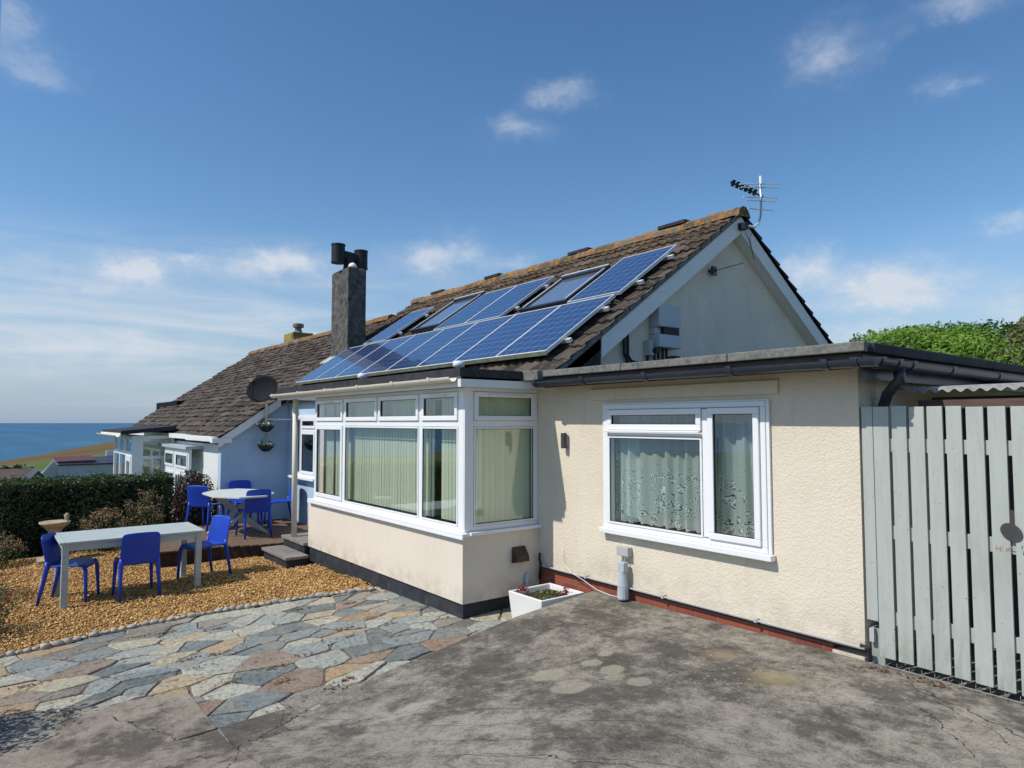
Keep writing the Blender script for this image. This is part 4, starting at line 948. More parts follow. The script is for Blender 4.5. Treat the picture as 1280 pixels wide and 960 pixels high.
# chimney with H-shaped cowl
cx0, cx1, cy0, cy1 = -13.92, -13.07, 5.86, 6.27
bm = NB(); bx(bm, cx0, cx1, cy0, cy1, 2.9, 5.17); ch = obj('chimney', bm, 'concrete_chimney', house, bevel=.02)
bm = NB(); bx(bm, cx0+.02, cx1-.02, cy0+.02, cy1-.02, 5.165, 5.20); obj('chimney_cap', bm, 'concrete_chimney', ch, bevel=.02)
bm = NB(); yc0, zc0 = vfun((5.86-4.7)/math.cos(TH)-.1, .05)
prism(bm, [(cx0-.1, 5.66, RZ(5.66)+.055), (cx1+.06, 5.66, RZ(5.66)+.055), (cx1+.06, 6.3, RZ(6.3)+.055), (cx0-.1, 6.3, RZ(6.3)+.055)], (0, 0, .02)); obj('flashing', bm, 'old_sheet', ch)
XM = -13.5; YM = 6.1
bm = NB(); lathe(bm, [(.155, 0), (.13, .1), (.12, .3), (.12, .38)], (XM, YM-.02, 5.18), 20)
tube(bm, [(XM, YM-.28, 5.53), (XM, YM+.24, 5.49)], .105, 20)
for yy, zz in ((YM-.28, 5.54), (YM+.24, 5.48)):
    lathe(bm, [(.148, -.205), (.15, -.18), (.142, -.17), (.142, .16), (.15, .17), (.148, .20), (.125, .20), (.12, .1)], (XM, yy, zz), 24)
obj('cowl', bm, 'cowl_black', ch, smooth=False)
bm = NB(); lathe(bm, [(.09, 0), (.09, .03), (.07, .08), (.02, .11)], (-13.17, 6.0, 5.2), 18); obj('pot_cap', bm, 'white_paint', ch, smooth=True)

# roof lights and panels live in a slope-aligned basis
def slope_box(bm, x0, x1, v0, v1, n0, n1):
    vs = []
    for X in (x0, x1):
        for v in (v0, v1):
            for n in (n0, n1): Y, Z = vfun(v, n); vs.append(bm.verts.new((X, Y, Z)))
    for f in ((0, 1, 3, 2), (4, 6, 7, 5), (0, 4, 5, 1), (2, 3, 7, 6), (0, 2, 6, 4), (1, 5, 7, 3)): bm.faces.new([vs[i] for i in f])
def vy(Y): return (Y-4.70)/math.cos(TH)
def skylight(x0, x1, ya, yb):
    v0, v1 = vy(ya), vy(yb); bm = NB(); w = .055
    slope_box(bm, x0, x1, v0, v0+w, .03, .12); slope_box(bm, x0, x1, v1-w*1.6, v1, .03, .135); slope_box(bm, x0, x0+w, v0+w, v1-w*1.6, .03, .12); slope_box(bm, x1-w, x1, v0+w, v1-w*1.6, .03, .12)
    s = obj('skylight', bm, 'dark_plastic', house, bevel=.006)
    bm = NB(); slope_box(bm, x0+w, x1-w, v0+w, v1-w*1.6, .085, .095); obj('pane', bm, 'sky_reflection_glass', s)
    bm = NB(); slope_box(bm, x0+w-.02, x0+w, v0+w, v1-w*1.6, .1, .128); slope_box(bm, x1-w, x1-w+.02, v0+w, v1-w*1.6, .1, .128); slope_box(bm, x0, x1, v1-.03, v1, .136, .145); obj('trim', bm, 'alu', s)
nmat('sky_reflection_glass', [(.3, (.30, .36, .42)), (.7, (.34, .40, .46))], 2, .04, spec=1)  # pale blue base colour stands in for sky reflected in the panes
b_ = MATS['sky_reflection_glass'].node_tree.nodes['Principled BSDF']; b_.inputs['Coat Weight'].default_value = 1; b_.inputs['Coat IOR'].default_value = 2.2; b_.inputs['IOR'].default_value = 2.0; b_.inputs['Metallic'].default_value = .55
skylight(-11.05, -10.05, 6.25, 7.25); skylight(-7.68, -6.68, 6.15, 7.02)

# solar panels: prototype in local slope axes (x across, y up the slope, z normal)
PW = .943; PL = vy(6.0)-vy(4.9)-.02
def make_panel(loc):
    t = empty('solar_panel', loc); t.rotation_euler = (TH, 0, 0)
    bm = NB(); w = .015; bx(bm, 0, PW-.012, 0, w, 0, .04); bx(bm, 0, PW-.012, PL-w, PL, 0, .04); bx(bm, 0, w, w, PL-w, 0, .04); bx(bm, PW-.012-w, PW-.012, w, PL-w, 0, .04)
    o = bpy.data.objects.new('frame', fin(bm, 'frame')); o.data.materials.append(MATS['alu']); COL.objects.link(o); o.parent = t
    bm = NB(); bx(bm, w, PW-.012-w, w, PL-w, .015, .034)
    o = bpy.data.objects.new('cell_sheet', fin(bm, 'cells')); o.data.materials.append(MATS['solar_cell']); COL.objects.link(o); o.parent = t
    return t
PX0 = -13.14
def ploc(X, Y, n=.10): y, z = vfun(vy(Y), n); return (X, y, z)
places = []
ords = ['leftmost', 'second from the left', 'third from the left', 'fourth from the left', 'fourth from the right', 'third from the right', 'second from the right', 'rightmost']
extra = ['beside the chimney foot', '', '', 'above the bay window', 'above the bay window', '', '', 'nearest the gable edge']
for i in range(8): places.append((PX0+i*PW, 4.9, ('blue solar panel, %s of the eight in the lower row %s' % (ords[i], extra[i])).strip()))
for X, l in ((-12.53, 'blue solar panel standing alone at the left end of the upper row'), (-9.84, 'blue solar panel in the upper row just right of the left roof window'),
             (-8.90, 'blue solar panel in the upper row just left of the right roof window'), (-6.50, 'blue solar panel at the right end of the upper row nearest the gable')):
    places.append((X, 6.03, l))
proto = None
for X, Y, l in places:
    if proto is None: o = proto = make_panel(ploc(X, Y)); o.parent = house; o.location = Vector(ploc(X, Y))-house.location
    else: o = copy_tree(proto, house); o.location = Vector(ploc(X, Y))-house.location
bm = NB(); rails = []
for (ya, xa, xb) in ((5.15, PX0-.04, PX0+8*PW+.07), (5.75, PX0-.04, PX0+8*PW+.07)): slope_box(bm, xa, xb, vy(ya), vy(ya)+.04, .055, .097)
for (ya) in (6.3, 6.88):
    for xa, xb in ((-12.57, -11.52), (-9.88, -7.90), (-6.54, -5.48)): slope_box(bm, xa, xb, vy(ya), vy(ya)+.04, .055, .097)
obj('mounting_rail', bm, 'alu', roof)
bm = NB(); slope_box(bm, PX0, PX0+8*PW-.01, vy(4.9)-.012, vy(4.9)-.002, .09, .142); obj('panel_edge_trim', bm, 'mossy_alu', roof)

# ---------------------------------------------------------------- neighbouring bungalow
XV = -13.6; XN = -24.6; YRN = 7.45
bm = NB(); prism(bm, [(XV-.2, 3.58, -.6), (XV-.2, 7.2, -.6), (XV-.2, 7.2, RZ(7.2)-.2), (XV-.2, 3.58, RZ(3.58)-.15)], (.2, 0, 0)); obj('side_wall', bm, 'pale_blue_render', NBR)
bm = NB(); bx(bm, XN+.3, XV-.201, 3.60, 3.85, -1.2, 1.70); obj('front_wall', bm, 'white_paint', NBR)
rn = roof_shell(NBR, XN+.05, XV+.10, vy(3.55), YRN, 1.6, name='roof')
def ntiles():
    me = tiles(XN, XV+.1+.0, vy(3.50), vy(YRN), dx=.08, per=.33, amp=.008); return me
# the strip of neighbour roof above our own flat roof continues to our taller roof
link('front_tiles', tiles(XN, XV+.13, vy(3.48), vy(YRN), .19, .34, .006, .06, .18, 1.7), 'roof_tile', rn)
me = tiles(XV+.13, XH+.0, vy(4.7), vy(5), .27, .32, .009, .08) if XH > XV+.13 else None
ridge(rn, XN, XH-.03, YRN, RZ(YRN)+.04)
bm = NB(); prism(bm, [(XV+.105, 3.50, RZ(3.5)-.18), (XV+.105, 4.66, RZ(4.66)-.18), (XV+.105, 4.66, RZ(4.66)-.01), (XV+.105, 3.50, RZ(3.5)-.01)], (.02, 0, 0)); obj('barge_board', bm, 'white_paint', NBR)
bm = NB(); bx(bm, XV-2.1, XV-.02, 3.40, 3.56, 1.60, 1.70); bx(bm, XV-.02, XV+.14, 3.38, 3.74, 1.58, 1.68); obj('fascia', bm, 'white_paint', NBR, bevel=.01)
bm = NB(); bx(bm, XN, XV-2.1, 3.42, 3.56, 1.62, 1.72); obj('fascia', bm, 'white_paint', NBR)
bm = NB(); tube(bm, [(XV-.06, 3.70, 1.6), (XV-.06, 3.70, -.5)], .03, 10); obj('downpipe', bm, 'pale_grey_metal', NBR, smooth=True)
# box window on the front
BX0, BX1 = -17.40, -15.05
bm = NB(); bx(bm, BX0-.03, BX1+.03, 3.27, 3.598, 1.42, 1.48); obj('window_canopy', bm, 'pale_grey_metal', NBR)
fn = Frame((BX0, 3.34, 0), (1, 0, 0), (0, -1, 0)); wn = BX1-BX0
wb = NB(); fn.ring(wb, 0, wn, -.1, 1.42, .09, -.05, .0); fn.box(wb, wn*.42, wn*.5, -.05, .001, -.01, 1.33); fn.box(wb, .09, wn*.42, -.05, -.001, .90, 1.0); fn.box(wb, wn*.5, wn-.09, -.05, -.001, .90, 1.0)
w_ = obj('front_window', wb, 'upvc', NBR); light(fn, w_, .09, wn*.42, 1.0, 1.33, True, 'glass_dark'); light(fn, w_, wn*.5, wn-.09, 1.0, 1.33, True, 'glass_dark'); light(fn, w_, .09, wn*.42, -.01, .9, True, 'glass_dark'); light(fn, w_, wn*.5, wn-.09, -.01, .9, True, 'glass_dark')
bm = NB(); bx(bm, BX0, BX1, 3.36, 3.598, -.6, -.1); obj('window_base', bm, 'cream_paint', NBR)
# glazed porch
PX1 = -17.56; PXL = -20.3; PY0 = 2.70
bm = NB(); prism(bm, [(PXL-.25, PY0-.25, 1.69), (PX1+.12, PY0-.25, 1.69), (PX1+.12, 3.59, 1.80), (PXL-.25, 3.59, 1.80)], (0, 0, .09)); obj('porch_roof', bm, 'dark_felt', NBR)
bm = NB(); bx(bm, PXL-.27, PX1+.14, PY0-.27, PY0-.252, 1.62, 1.73); obj('fascia', bm, 'white_paint', NBR)
gutter(NBR, (PXL-.3, PY0-.32, 1.70), (PX1+.16, PY0-.32, 1.69), .05, 'cream_paint', [])
fp = Frame((PX1, PY0, 0), (0, 1, 0), (1, 0, 0)); LP = .88
wb = NB(); fp.ring(wb, 0, LP, -.6, 1.66, .07, -.06, 0); fp.box(wb, .07, LP-.07, -.06, .001, 1.12, 1.20); fp.box(wb, .07, .22, -.06, .002, -.5, 1.6)
for q in (.40, .62): fp.box(wb, q, q+.035, -.06, .0, -.5, 1.12)
w_ = obj('porch_window', wb, 'upvc', NBR)
bm = NB(); fp.box(bm, .22, LP-.07, -.03, -.025, -.5, 1.6); obj('pane', bm, 'glass', w_)
ft = Frame((PXL, PY0, 0), (1, 0, 0), (0, -1, 0)); LF = PX1-PXL
wb = NB(); ft.ring(wb, 0, LF, -.6, 1.66, .08, -.06, .0); ft.box(wb, .08, LF-.08, -.06, .001, 1.20, 1.30)
for q in (.9, 1.8): ft.box(wb, q, q+.09, -.06, .0, -.52, 1.6)
w_ = obj('porch_window', wb, 'upvc', NBR); bm = NB(); ft.box(bm, .08, LF-.08, -.03, -.025, -.5, 1.6); obj('pane', bm, 'glass', w_)
ft2 = Frame(ft.o+ft.n*.003, ft.u, ft.n); wb = NB(); ft2.ring(wb, 1.9, 2.62, -.55, 1.2, .13, -.04, .01); d_ = obj('door', wb, 'upvc', NBR); bm = NB(); ft2.box(bm, 2.03, 2.49, -.02, -.014, -.4, 1.07); obj('pane', bm, 'glass', d_)
bm = NB(); bx(bm, PX1-.10, PX1+.004, PY0-.004, PY0+.10, -.6, 1.66); obj('corner_post', bm, 'upvc', NBR)
bm = NB(); bx(bm, PXL+.1, PX1-.1, 3.54, 3.58, -.6, 1.6); obj('inner_wall', bm, 'white_paint', NBR)
bm = NB(); bx(bm, -19.0, -18.95, 2.78, 3.74, -.6, 1.5); obj('inner_wall', bm, 'white_paint', NBR)
bm = NB(); bx(bm, -18.9, -18.85, 3.0, 3.25, -.6, 1.3); bx(bm, -18.9, -18.6, 3.6, 3.68, -.6, 1.35); obj('porch_curtain', bm, 'blind_slat', NBR)
# second chimney (with lichen) on the neighbour's ridge and dark dormer at the far end
nmat('lichen_chimney', [(.35, (.10, .09, .07)), (.5, (.25, .19, .06)), (.7, (.42, .28, .06))], 4, .9, bump=(20, .5, .02))
bm = NB(); bx(bm, -21.7, -21.1+.25, 7.55, 8.2, 4.0, 4.80); c2 = obj('chimney', bm, 'lichen_chimney', NBR, bevel=.03)
bm = NB(); lathe(bm, [(.20, 0), (.12, .08), (.10, .14), (.10, .2), (.17, .22), (.17, .32), (.12, .34)], (-21.3, 7.87, 4.79), 16); obj('pot', bm, 'mineral_felt', c2)
far_block = empty('dormer', (-33, 6, -2)); 
bpy.data.objects.remove(far_block)
bm = NB(); bx(bm, XN-.9, XN+2.2, 4.6, 6.0, 1.9, 2.62); obj('dormer', bm, 'hip_dark', rn)

# ---------------------------------------------------------------- things on the bungalow
def single(name, bm, mat, at, label, cat, smooth=False, bevel=0, group=None):
    return tag(obj(name, bm, mat, None, at, smooth, bevel), label, cat, group)
# inverter
t = inv_ = empty('solar_inverter', (XGW, 6.72, 2.6), 'pale grey inverter box with dark recess mounted on the gable wall under the barge board', 'inverter')
bm = NB(); bx(bm, XGW+.003, XGW+.17, 6.52, 6.93, 3.15, 3.42); bx(bm, XGW+.003, XGW+.17, 6.52, 6.93, 2.90, 3.06); bx(bm, XGW+.003, XGW+.10, 6.52, 6.93, 3.06, 3.15); obj('casing', bm, 'pale_grey_metal', t, bevel=.012)
bm = NB(); bx(bm, XGW+.101, XGW+.15, 6.62, 6.91, 3.062, 3.148); obj('display_panel', bm, 'cowl_black', t)
bm = NB(); bx(bm, XGW+.003, XGW+.10, 6.42, 6.50, 2.80, 2.98); obj('isolator', bm, 'grey_plastic', t, bevel=.006)
bm = NB(); tube(bm, [(XGW+.10, 6.5, 2.86), (XGW+.15, 6.5, 2.86)], .03, 12); obj('knob', bm, 'cowl_black', t)
bm = NB(); bx(bm, XGW+.003, XGW+.12, 6.86, 6.96, 2.72, 2.82); obj('isolator', bm, 'lichen_chimney', t, bevel=.006)
bm = NB()
for q in (0, .06): tube(bm, [(XGW+.04, 6.04+q, 3.12), (XGW+.04, 6.04+q, 2.80-.3*q), (XGW+.04, 6.10+q, 2.70+q*.3), (XGW+.04, 6.3, 2.68+q*.3), (XGW+.04, 6.44, 2.72), (XGW+.04, 6.45, 2.8)], .018, 8)
for yy in (6.55, 6.62, 6.7, 6.77): tube(bm, [(XGW+.06, yy, 2.90), (XGW+.06, yy, 2.60)], .016, 8)
obj('cable', bm, 'cowl_black', t)
inv_.location.y -= .18; inv_.location.z -= .03
# aerial
XA = -5.2
t = empty('tv_aerial', (XA, 8.1, 4.6), 'silver television aerial with dark log-periodic head on the ridge end', 'aerial')
bm = NB(); tube(bm, [(XA, 8.02, 4.62), (XA+.02, 8.18, 4.62), (XA+.02, 8.30, 4.69), (XA+.02, 8.36, 4.82), (XA+.02, 8.37, 4.95), (XA+.02, 8.37, 5.37)], .017, 10); obj('mast', bm, 'alu', t, smooth=True)
bm = NB()
for i, (z, a) in enumerate(((5.24, .50), (5.19, .50), (5.05, .48), (5.0, .48), (4.88, .52))):
    zz = z; tube(bm, [(XA+.03+.03*i, 8.37-.52, zz-.10), (XA+.03-.03*i, 8.37+.50, zz+.13)], .008, 6)
obj('reflector', bm, 'alu', t)
bm = NB(); tube(bm, [(XA+.02, 8.42, 5.09), (XA-.11, 7.86, 5.21)], .012, 8)
for i in range(6):
    f_ = i/5; c = Vector((XA+.0, 8.25, 5.12)).lerp(Vector((XA-.10, 7.90, 5.20)), f_)
    for s_ in (-1, 1):
        prism(bm, [c+Vector((.0, -.03, .02)), c+Vector((.01, .03, .02)), c+Vector((s_*.02, .03, s_*.036)), c+Vector((s_*.02, -.03, s_*.036))], (.012, 0, .0))
obj('director', bm, 'cowl_black', t)
bm = NB(); bx(bm, XG-.03, XA+.02, 7.98, 8.06, 4.57, 4.66); obj('clamp', bm, 'cowl_black', t)
bm = NB(); tube(bm, [(XA+.03, 8.37, 5.1), (XA+.05, 8.3, 4.75), (XG+.01, 8.2, 4.5), (XG-.0, 8.32, 4.2), (XG-.0, 8.22, 4.45), (XG-.0, 8.1, 4.6)], .004, 5); obj('cable', bm, 'cowl_black', t)
# satellite dish
t = empty('satellite_dish', (-13.5, 4.42, 1.95), 'dark oval satellite dish on a pole above the hanging baskets', 'dish')
bm = NB(); dirv = Vector((.62, -.70, .35)).normalized(); C_ = Vector((-13.38, 4.28, 2.60)); M_ = dirv.to_track_quat('Z', 'Y').to_matrix().to_4x4(); M_.translation = C_
rings = []
for i in range(9):
    r = .31*i/8; rings.append([M_ @ Vector((r*math.cos(2*PI*j/32)*1.04, r*math.sin(2*PI*j/32)*.92, .9*r*r*.7)) for j in range(32)] if i else [M_ @ Vector((0, 0, 0))])
vr = [[bm.verts.new(p) for p in ring] for ring in rings]
for j in range(32): bm.faces.new((vr[0][0], vr[1][j], vr[1][(j+1) % 32]))
for i in range(1, 8):
    for j in range(32): bm.faces.new((vr[i][j], vr[i+1][j], vr[i+1][(j+1) % 32], vr[i][(j+1) % 32]))
o = obj('reflector', bm, 'hip_dark', t, smooth=True); md = o.modifiers.new('s', 'SOLIDIFY'); md.thickness = .012
bm = NB(); tube(bm, [M_ @ Vector((0, -.27, .06)), M_ @ Vector((0, -.30, .30)), M_ @ Vector((0, -.02, .42))], .012, 8); tube(bm, [M_ @ Vector((0, -.03, .36)), M_ @ Vector((0, 0, .46))], .035, 12); obj('feed_arm', bm, 'cowl_black', t)
bm = NB(); tube(bm, [(-13.43, 4.36, 1.92), (-13.43, 4.36, 2.50), C_-dirv*.03], .028, 10); obj('pole', bm, 'cream_paint', t, smooth=True)
bm = NB(); tube(bm, [(-13.43, 4.36, 2.02), (-13.598, 4.36, 2.02)], .02, 8); tube(bm, [(-13.43, 4.36, 2.03), (-13.30, 4.83, 2.03)], .015, 8); obj('bracket', bm, 'white_paint', t)
# hanging baskets
for z, l in ((1.90, 'small hanging basket with pale flowers under the satellite dish, the upper of two'), (1.52, 'small hanging basket with pale flowers, the lower of two on the blue wall')):
    c = (-13.42, 4.36, z); t = empty('hanging_basket', (c[0], c[1], z-.12), l, 'hanging basket', 'hanging baskets on the blue wall')
    bm = NB(); lathe(bm, [(.03, -.12), (.08, -.10), (.125, -.05), (.145, 0), (.13, .0)], c, 18); obj('basket', bm, 'cowl_black', t)
    bm = NB()
    for a in range(3): tube(bm, [(c[0]+.13*math.cos(a*2.1), c[1]+.13*math.sin(a*2.1), z), (c[0], c[1], z+.24)], .004, 5)
    obj('chain', bm, 'wire', t)
    p_, n_ = ellipsoid_pts((c[0], c[1], z+.02), (.17, .17, .07), 220, .9); leaves('foliage', p_, n_, .045, 'leaf_mid', t)
    p_, n_ = ellipsoid_pts((c[0], c[1], z+.04), (.17, .17, .06), 90, .5); leaves('flowers', p_, n_, .035, 'petal_pale', t, aspect=1.1)
# wall light
t = empty('wall_light', (-5.30, YW, 1.70), 'dark grey up and down light on the cream wall beside the bay', 'wall light')
bm = NB(); lathe(bm, [(.03, 0), (.032, .005), (.032, .155), (.03, .16)], (-5.305, YW-.045, 1.70), 18); obj('lamp_tube', bm, 'oval_plaque', t, smooth=False)
bm = NB(); bx(bm, -5.325, -5.285, YW-.02, YW-.001, 1.73, 1.83); obj('back_plate', bm, 'grey_plastic', t)
# junction box + capped pipe
single('junction_box', *( (lambda bm: (bx(bm, -4.55, -4.405, YW-.065, YW-.002, .715, .80), bm)[1])(NB()), ), 'grey_plastic', (-4.48, YW, .71), 'small grey electrical box on the cream wall under the lace window', 'electrical box', bevel=.006)
t = empty('capped_pipe', (-4.46, 4.78, .335), 'grey wrapped pipe stub standing on the concrete below the grey box', 'pipe')
bm = NB(); lathe(bm, [(.052, 0), (.055, .01), (.052, .10), (.046, .14), (.036, .22), (.034, .26)], (-4.46, 4.775, .325), 14); obj('sleeve', bm, 'pale_grey_metal', t)
bm = NB(); bx(bm, -4.50, -4.42, 4.745, 4.81, .575, .665); obj('cap', bm, 'pale_grey_metal', t, bevel=.008)
bm = NB(); tube(bm, [(-4.485, 4.79, .66), (-4.485, 4.80, .72)], .005, 6); tube(bm, [(-4.455, 4.79, .66), (-4.445, 4.80, .72)], .005, 6); obj('cable', bm, 'leg_grey', t)
bm = NB(); lathe(bm, [(.05, 0), (.052, .008), (.05, .016)], (-4.46, 4.775, .43), 14); obj('strap', bm, 'leg_grey', t)
# loose white cable and grey conduit along the plinth
bm = NB(); tube(bm, [(-5.36, YW-.02, .66), (-5.36, YW-.01, .56), (-5.34, YW-.02, .50), (-5.2, YW-.05, .44), (-5.0, YW-.06, .395), (-4.8, YW-.08, .345), (-4.62, YW-.07, .325), (-4.5, YW-.06, .33)], .0032, 6)
single('cable', bm, 'white_paint', (-5.0, YW-.05, .4), 'thin white cable hanging loose in front of the brick plinth', 'cable', smooth=True)
bm = NB(); tube(bm, [(-5.68, YW-.03, .425), (XC+.01, YW-.03, .425)], .008, 8)
for X in (-5.0, -4.02, -3.1): bx(bm, X-.012, X+.012, YW-.045, YW-.002, .412, .44)
obj('conduit', bm, 'grey_plastic', house)
bm = NB(); tube(bm, [(-5.72, 4.82, .28), (-5.70, 4.82, .42), (-5.70, 4.80, .50), (-5.68, 4.79, .56)], .014, 8); obj('pipe', bm, 'cowl_black', house, smooth=True)
# vent and small tap cover on the bay side
t = empty('vent_cover', (XB, 4.55, .50), 'dark brown cowl over an air vent on the bay side wall', 'vent')
bm = NB(); prism(bm, [(XB, 4.47, .50), (XB+.10, 4.47, .50), (XB+.085, 4.47, .56), (XB+.02, 4.47, .65), (XB, 4.47, .65)], (0, .17, 0)); obj('hood', bm, 'brown_vent', t, bevel=.006)
bm = NB(); bx(bm, XB, XB+.05, 4.46, 4.65, .492, .498); obj('rim', bm, 'brown_vent', t)
bm = NB(); lathe(bm, [(.024, 0), (.026, .01), (.026, .09), (.02, .105)], (XB+.035, 4.655, .25), 14)
single('overflow_cap', bm, 'pale_grey_metal', (XB, 4.655, .25), 'small pale cylindrical cap low on the bay wall above the white planter', 'pipe cap')

# planter trough
t = empty('planter', (-5.24, 4.5, .0), 'white rectangular planter trough with sparse red succulents beside the bay', 'planter')
px0, px1, py0, py1 = -5.50, -4.98, 4.22, 4.78; zb, zt_ = -.02, .285
bm = NB()
def taper_box(bm, x0, x1, y0, y1, z0, z1, k_):
    vs = []
    for z, s in ((z0, k_), (z1, 0)):
        vs += [bm.verts.new(p) for p in ((x0+s, y0+s, z), (x1-s, y0+s, z), (x1-s, y1-s, z), (x0+s, y1-s, z))]
    return vs
o4 = taper_box(bm, px0, px1, py0, py1, zb, zt_, .03); i4 = taper_box(bm, px0+.03, px1-.03, py0+.03, py1-.03, zb+.05, zt_, .03)
bm.faces.new(o4[:4])
for q in range(4):
    w = (q+1) % 4; bm.faces.new((o4[q], o4[w], o4[4+w], o4[4+q])); bm.faces.new((i4[q], i4[w], i4[4+w], i4[4+q])); bm.faces.new((o4[4+q], o4[4+w], i4[4+w], i4[4+q]))
bm.faces.new(i4[:4]); obj('trough', bm, 'planter_white', t, bevel=.008)
bm = NB(); bx(bm, px0+.035, px1-.035, py0+.035, py1-.035, zt_-.10, zt_-.055); obj('soil', bm, 'soil', t)
tp = empty('succulent', (-5.24, 4.5, .23), 'sparse reddish succulent growing in the white planter', 'plant')
p_, n_ = ellipsoid_pts((-5.2, 4.50, .25), (.17, .19, .05), 420, .9); leaves('foliage', p_, n_, .03, 'leaf_olive', tp, aspect=1.5)
q_ = np.concatenate([ellipsoid_pts((-5.40, 4.34, .30), (.06, .07, .05), 60, .9)[0], ellipsoid_pts((-5.08, 4.62, .29), (.05, .06, .07), 60, .9)[0]]); leaves('red_rosette', q_, np.tile([0, 0, 1.], (len(q_), 1)), .03, 'petal_red', tp, aspect=1.3)

# ---------------------------------------------------------------- gate
t = empty('wooden_gate', (-2.2, 4.87, .36), 'tall pale grey-green painted timber gate with vertical boards against the cream wall', 'gate')
GX = [(-2.262, -2.188, .62), (-2.184, -2.083, .388), (-2.063, -1.970, .386), (-1.953, -1.862, .384), (-1.845, -1.754, .383), (-1.734, -1.646, .380), (-1.622, -1.528, .378), (-1.505, -1.412, .376), (-1.386, -1.290, .374), (-1.262, -1.168, .372), (-1.145, -1.05, .37), (-1.03, -.935, .37)]
for i, (a, b, zb_) in enumerate(GX):
    zt2 = 2.082+random.uniform(-.004, .004)-.002*i; l_ = random.uniform(-.002, .002)
    bm = NB(); prism(bm, [(a+l_, 4.848, zb_), (b+l_, 4.848, zb_), (b, 4.848, zt2), (a, 4.848, zt2)], (0, .018, 0)); obj('board', bm, 'sage_paint', t, bevel=.002)
for z in (1.815, 1.23, .655):
    bm = NB(); bx(bm, -2.24, -.93, 4.868, 4.895, z-.045, z+.045); obj('rail', bm, 'sage_paint', t, bevel=.002)
bm = NB(); bx(bm, -2.262, -2.20, 4.868, 4.93, .62, 2.08); obj('post', bm, 'sage_paint', t)
# plaque shaped as an oval, and lettering
bm = NB(); c = (-1.404, 4.842, 1.318); vs = [(c[0]+.056*math.cos(a), 4.842, c[2]+.052*math.sin(a)-.012*math.cos(a)) for a in np.linspace(0, 2*PI, 33)[:-1]]; prism(bm, vs, (0, .005, 0)); obj('oval_plaque', bm, 'oval_plaque', t)
def text(s, loc, size, mat, parent, name='lettering', ext=.001):
    cu = bpy.data.curves.new(name, 'FONT'); cu.body = s; cu.size = size; cu.extrude = ext; cu.align_x = 'LEFT'
    o = bpy.data.objects.new(name, cu); COL.objects.link(o); bpy.context.view_layer.update()
    me = bpy.data.meshes.new_from_object(o); bpy.data.objects.remove(o)
    me.transform(Matrix.Translation(Vector(loc)) @ Matrix.Rotation(R(90), 4, 'X')); link(name, me, mat, parent)
text('HUC', (-1.492, 4.8472, 1.199), .045, 'red_worn', t)
text('?', (-1.36, 4.8465, 1.225), .03, 'ink', t); text('2', (-1.355, 4.8465, 1.195), .026, 'ink', t)
# weldmesh strip at the foot of the gate
bm = NB(); 
for z in (.325, .372, .46, .55): 
    if z < .4 or True: tube(bm, [(-2.17, 4.955, z), (-.9, 4.955, z-.005)], .0025, 5)
x = -2.15
while x < -.92: tube(bm, [(x, 4.955, .33), (x, 4.955, .56)], .0025, 5); x += .058
for yy in (4.80,): tube(bm, [(-2.16, yy, .352), (-.9, yy, .352)], .0028, 5)
x = -2.13
while x < -.92: tube(bm, [(x, 4.80, .352), (x, 4.955, .353)], .0025, 5); tube(bm, [(x, 4.80, .352), (x, 4.80, .385)], .0022, 5); x += .075
single('wire_mesh', bm, 'wire', (-1.6, 4.93, .34), 'galvanised wire mesh strip bent along the foot of the green gate', 'wire mesh')
t = empty('drain_box', (-2.27, 4.87, .3), 'small grey drain box and pipe end at the cream wall corner by the gate', 'drain')
bm = NB(); bx(bm, -2.262, -2.17, 4.90, 5.02, .30, .56); obj('casing', bm, 'leg_grey', t, bevel=.006)
bm = NB(); bx(bm, -2.255, -2.225, 4.86, 4.895, .47, .56); obj('cover', bm, 'grey_plastic', t)
bm = NB(); tube(bm, [(-2.30, 4.82, .44), (-2.25, 4.83, .43), (-2.24, 4.84, .36)], .014, 8); obj('pipe', bm, 'cowl_black', t)
# lean-to shed behind the gate
t = empty('lean_to_shed', (-1.9, 6.0, .3), 'brown timber lean-to with corrugated sheet roof behind the green gate', 'shed')
bm = NB(); bx(bm, -2.24, .6, 6.0, 6.06, .2, 2.17); obj('wall', bm, 'shed_wall', t)
V = []; Fc = []; xs = np.arange(-2.24, .7, .0125)
for j, (Y, Z) in enumerate(((5.35, 2.215), (9.4, 2.42))):
    for X in xs: V.append((X, Y, Z+.012*math.sin(2*PI*X/.078)))
n = len(xs)
for X in xs: V.append((X, 5.35, 2.215+.012*math.sin(2*PI*X/.078)-.022))
for i in range(n-1): Fc.append((i, i+1, n+i+1, n+i)); Fc.append((i, 2*n+i, 2*n+i+1, i+1))
me = bpy.data.meshes.new('corrugated_roof'); me.from_pydata(V, [], Fc); link('corrugated_roof', me, 'old_sheet', t)
bm = NB(); bx(bm, -2.1, .6, 5.38, 5.43, 2.07, 2.13); obj('beam', bm, 'brown_timber', t)

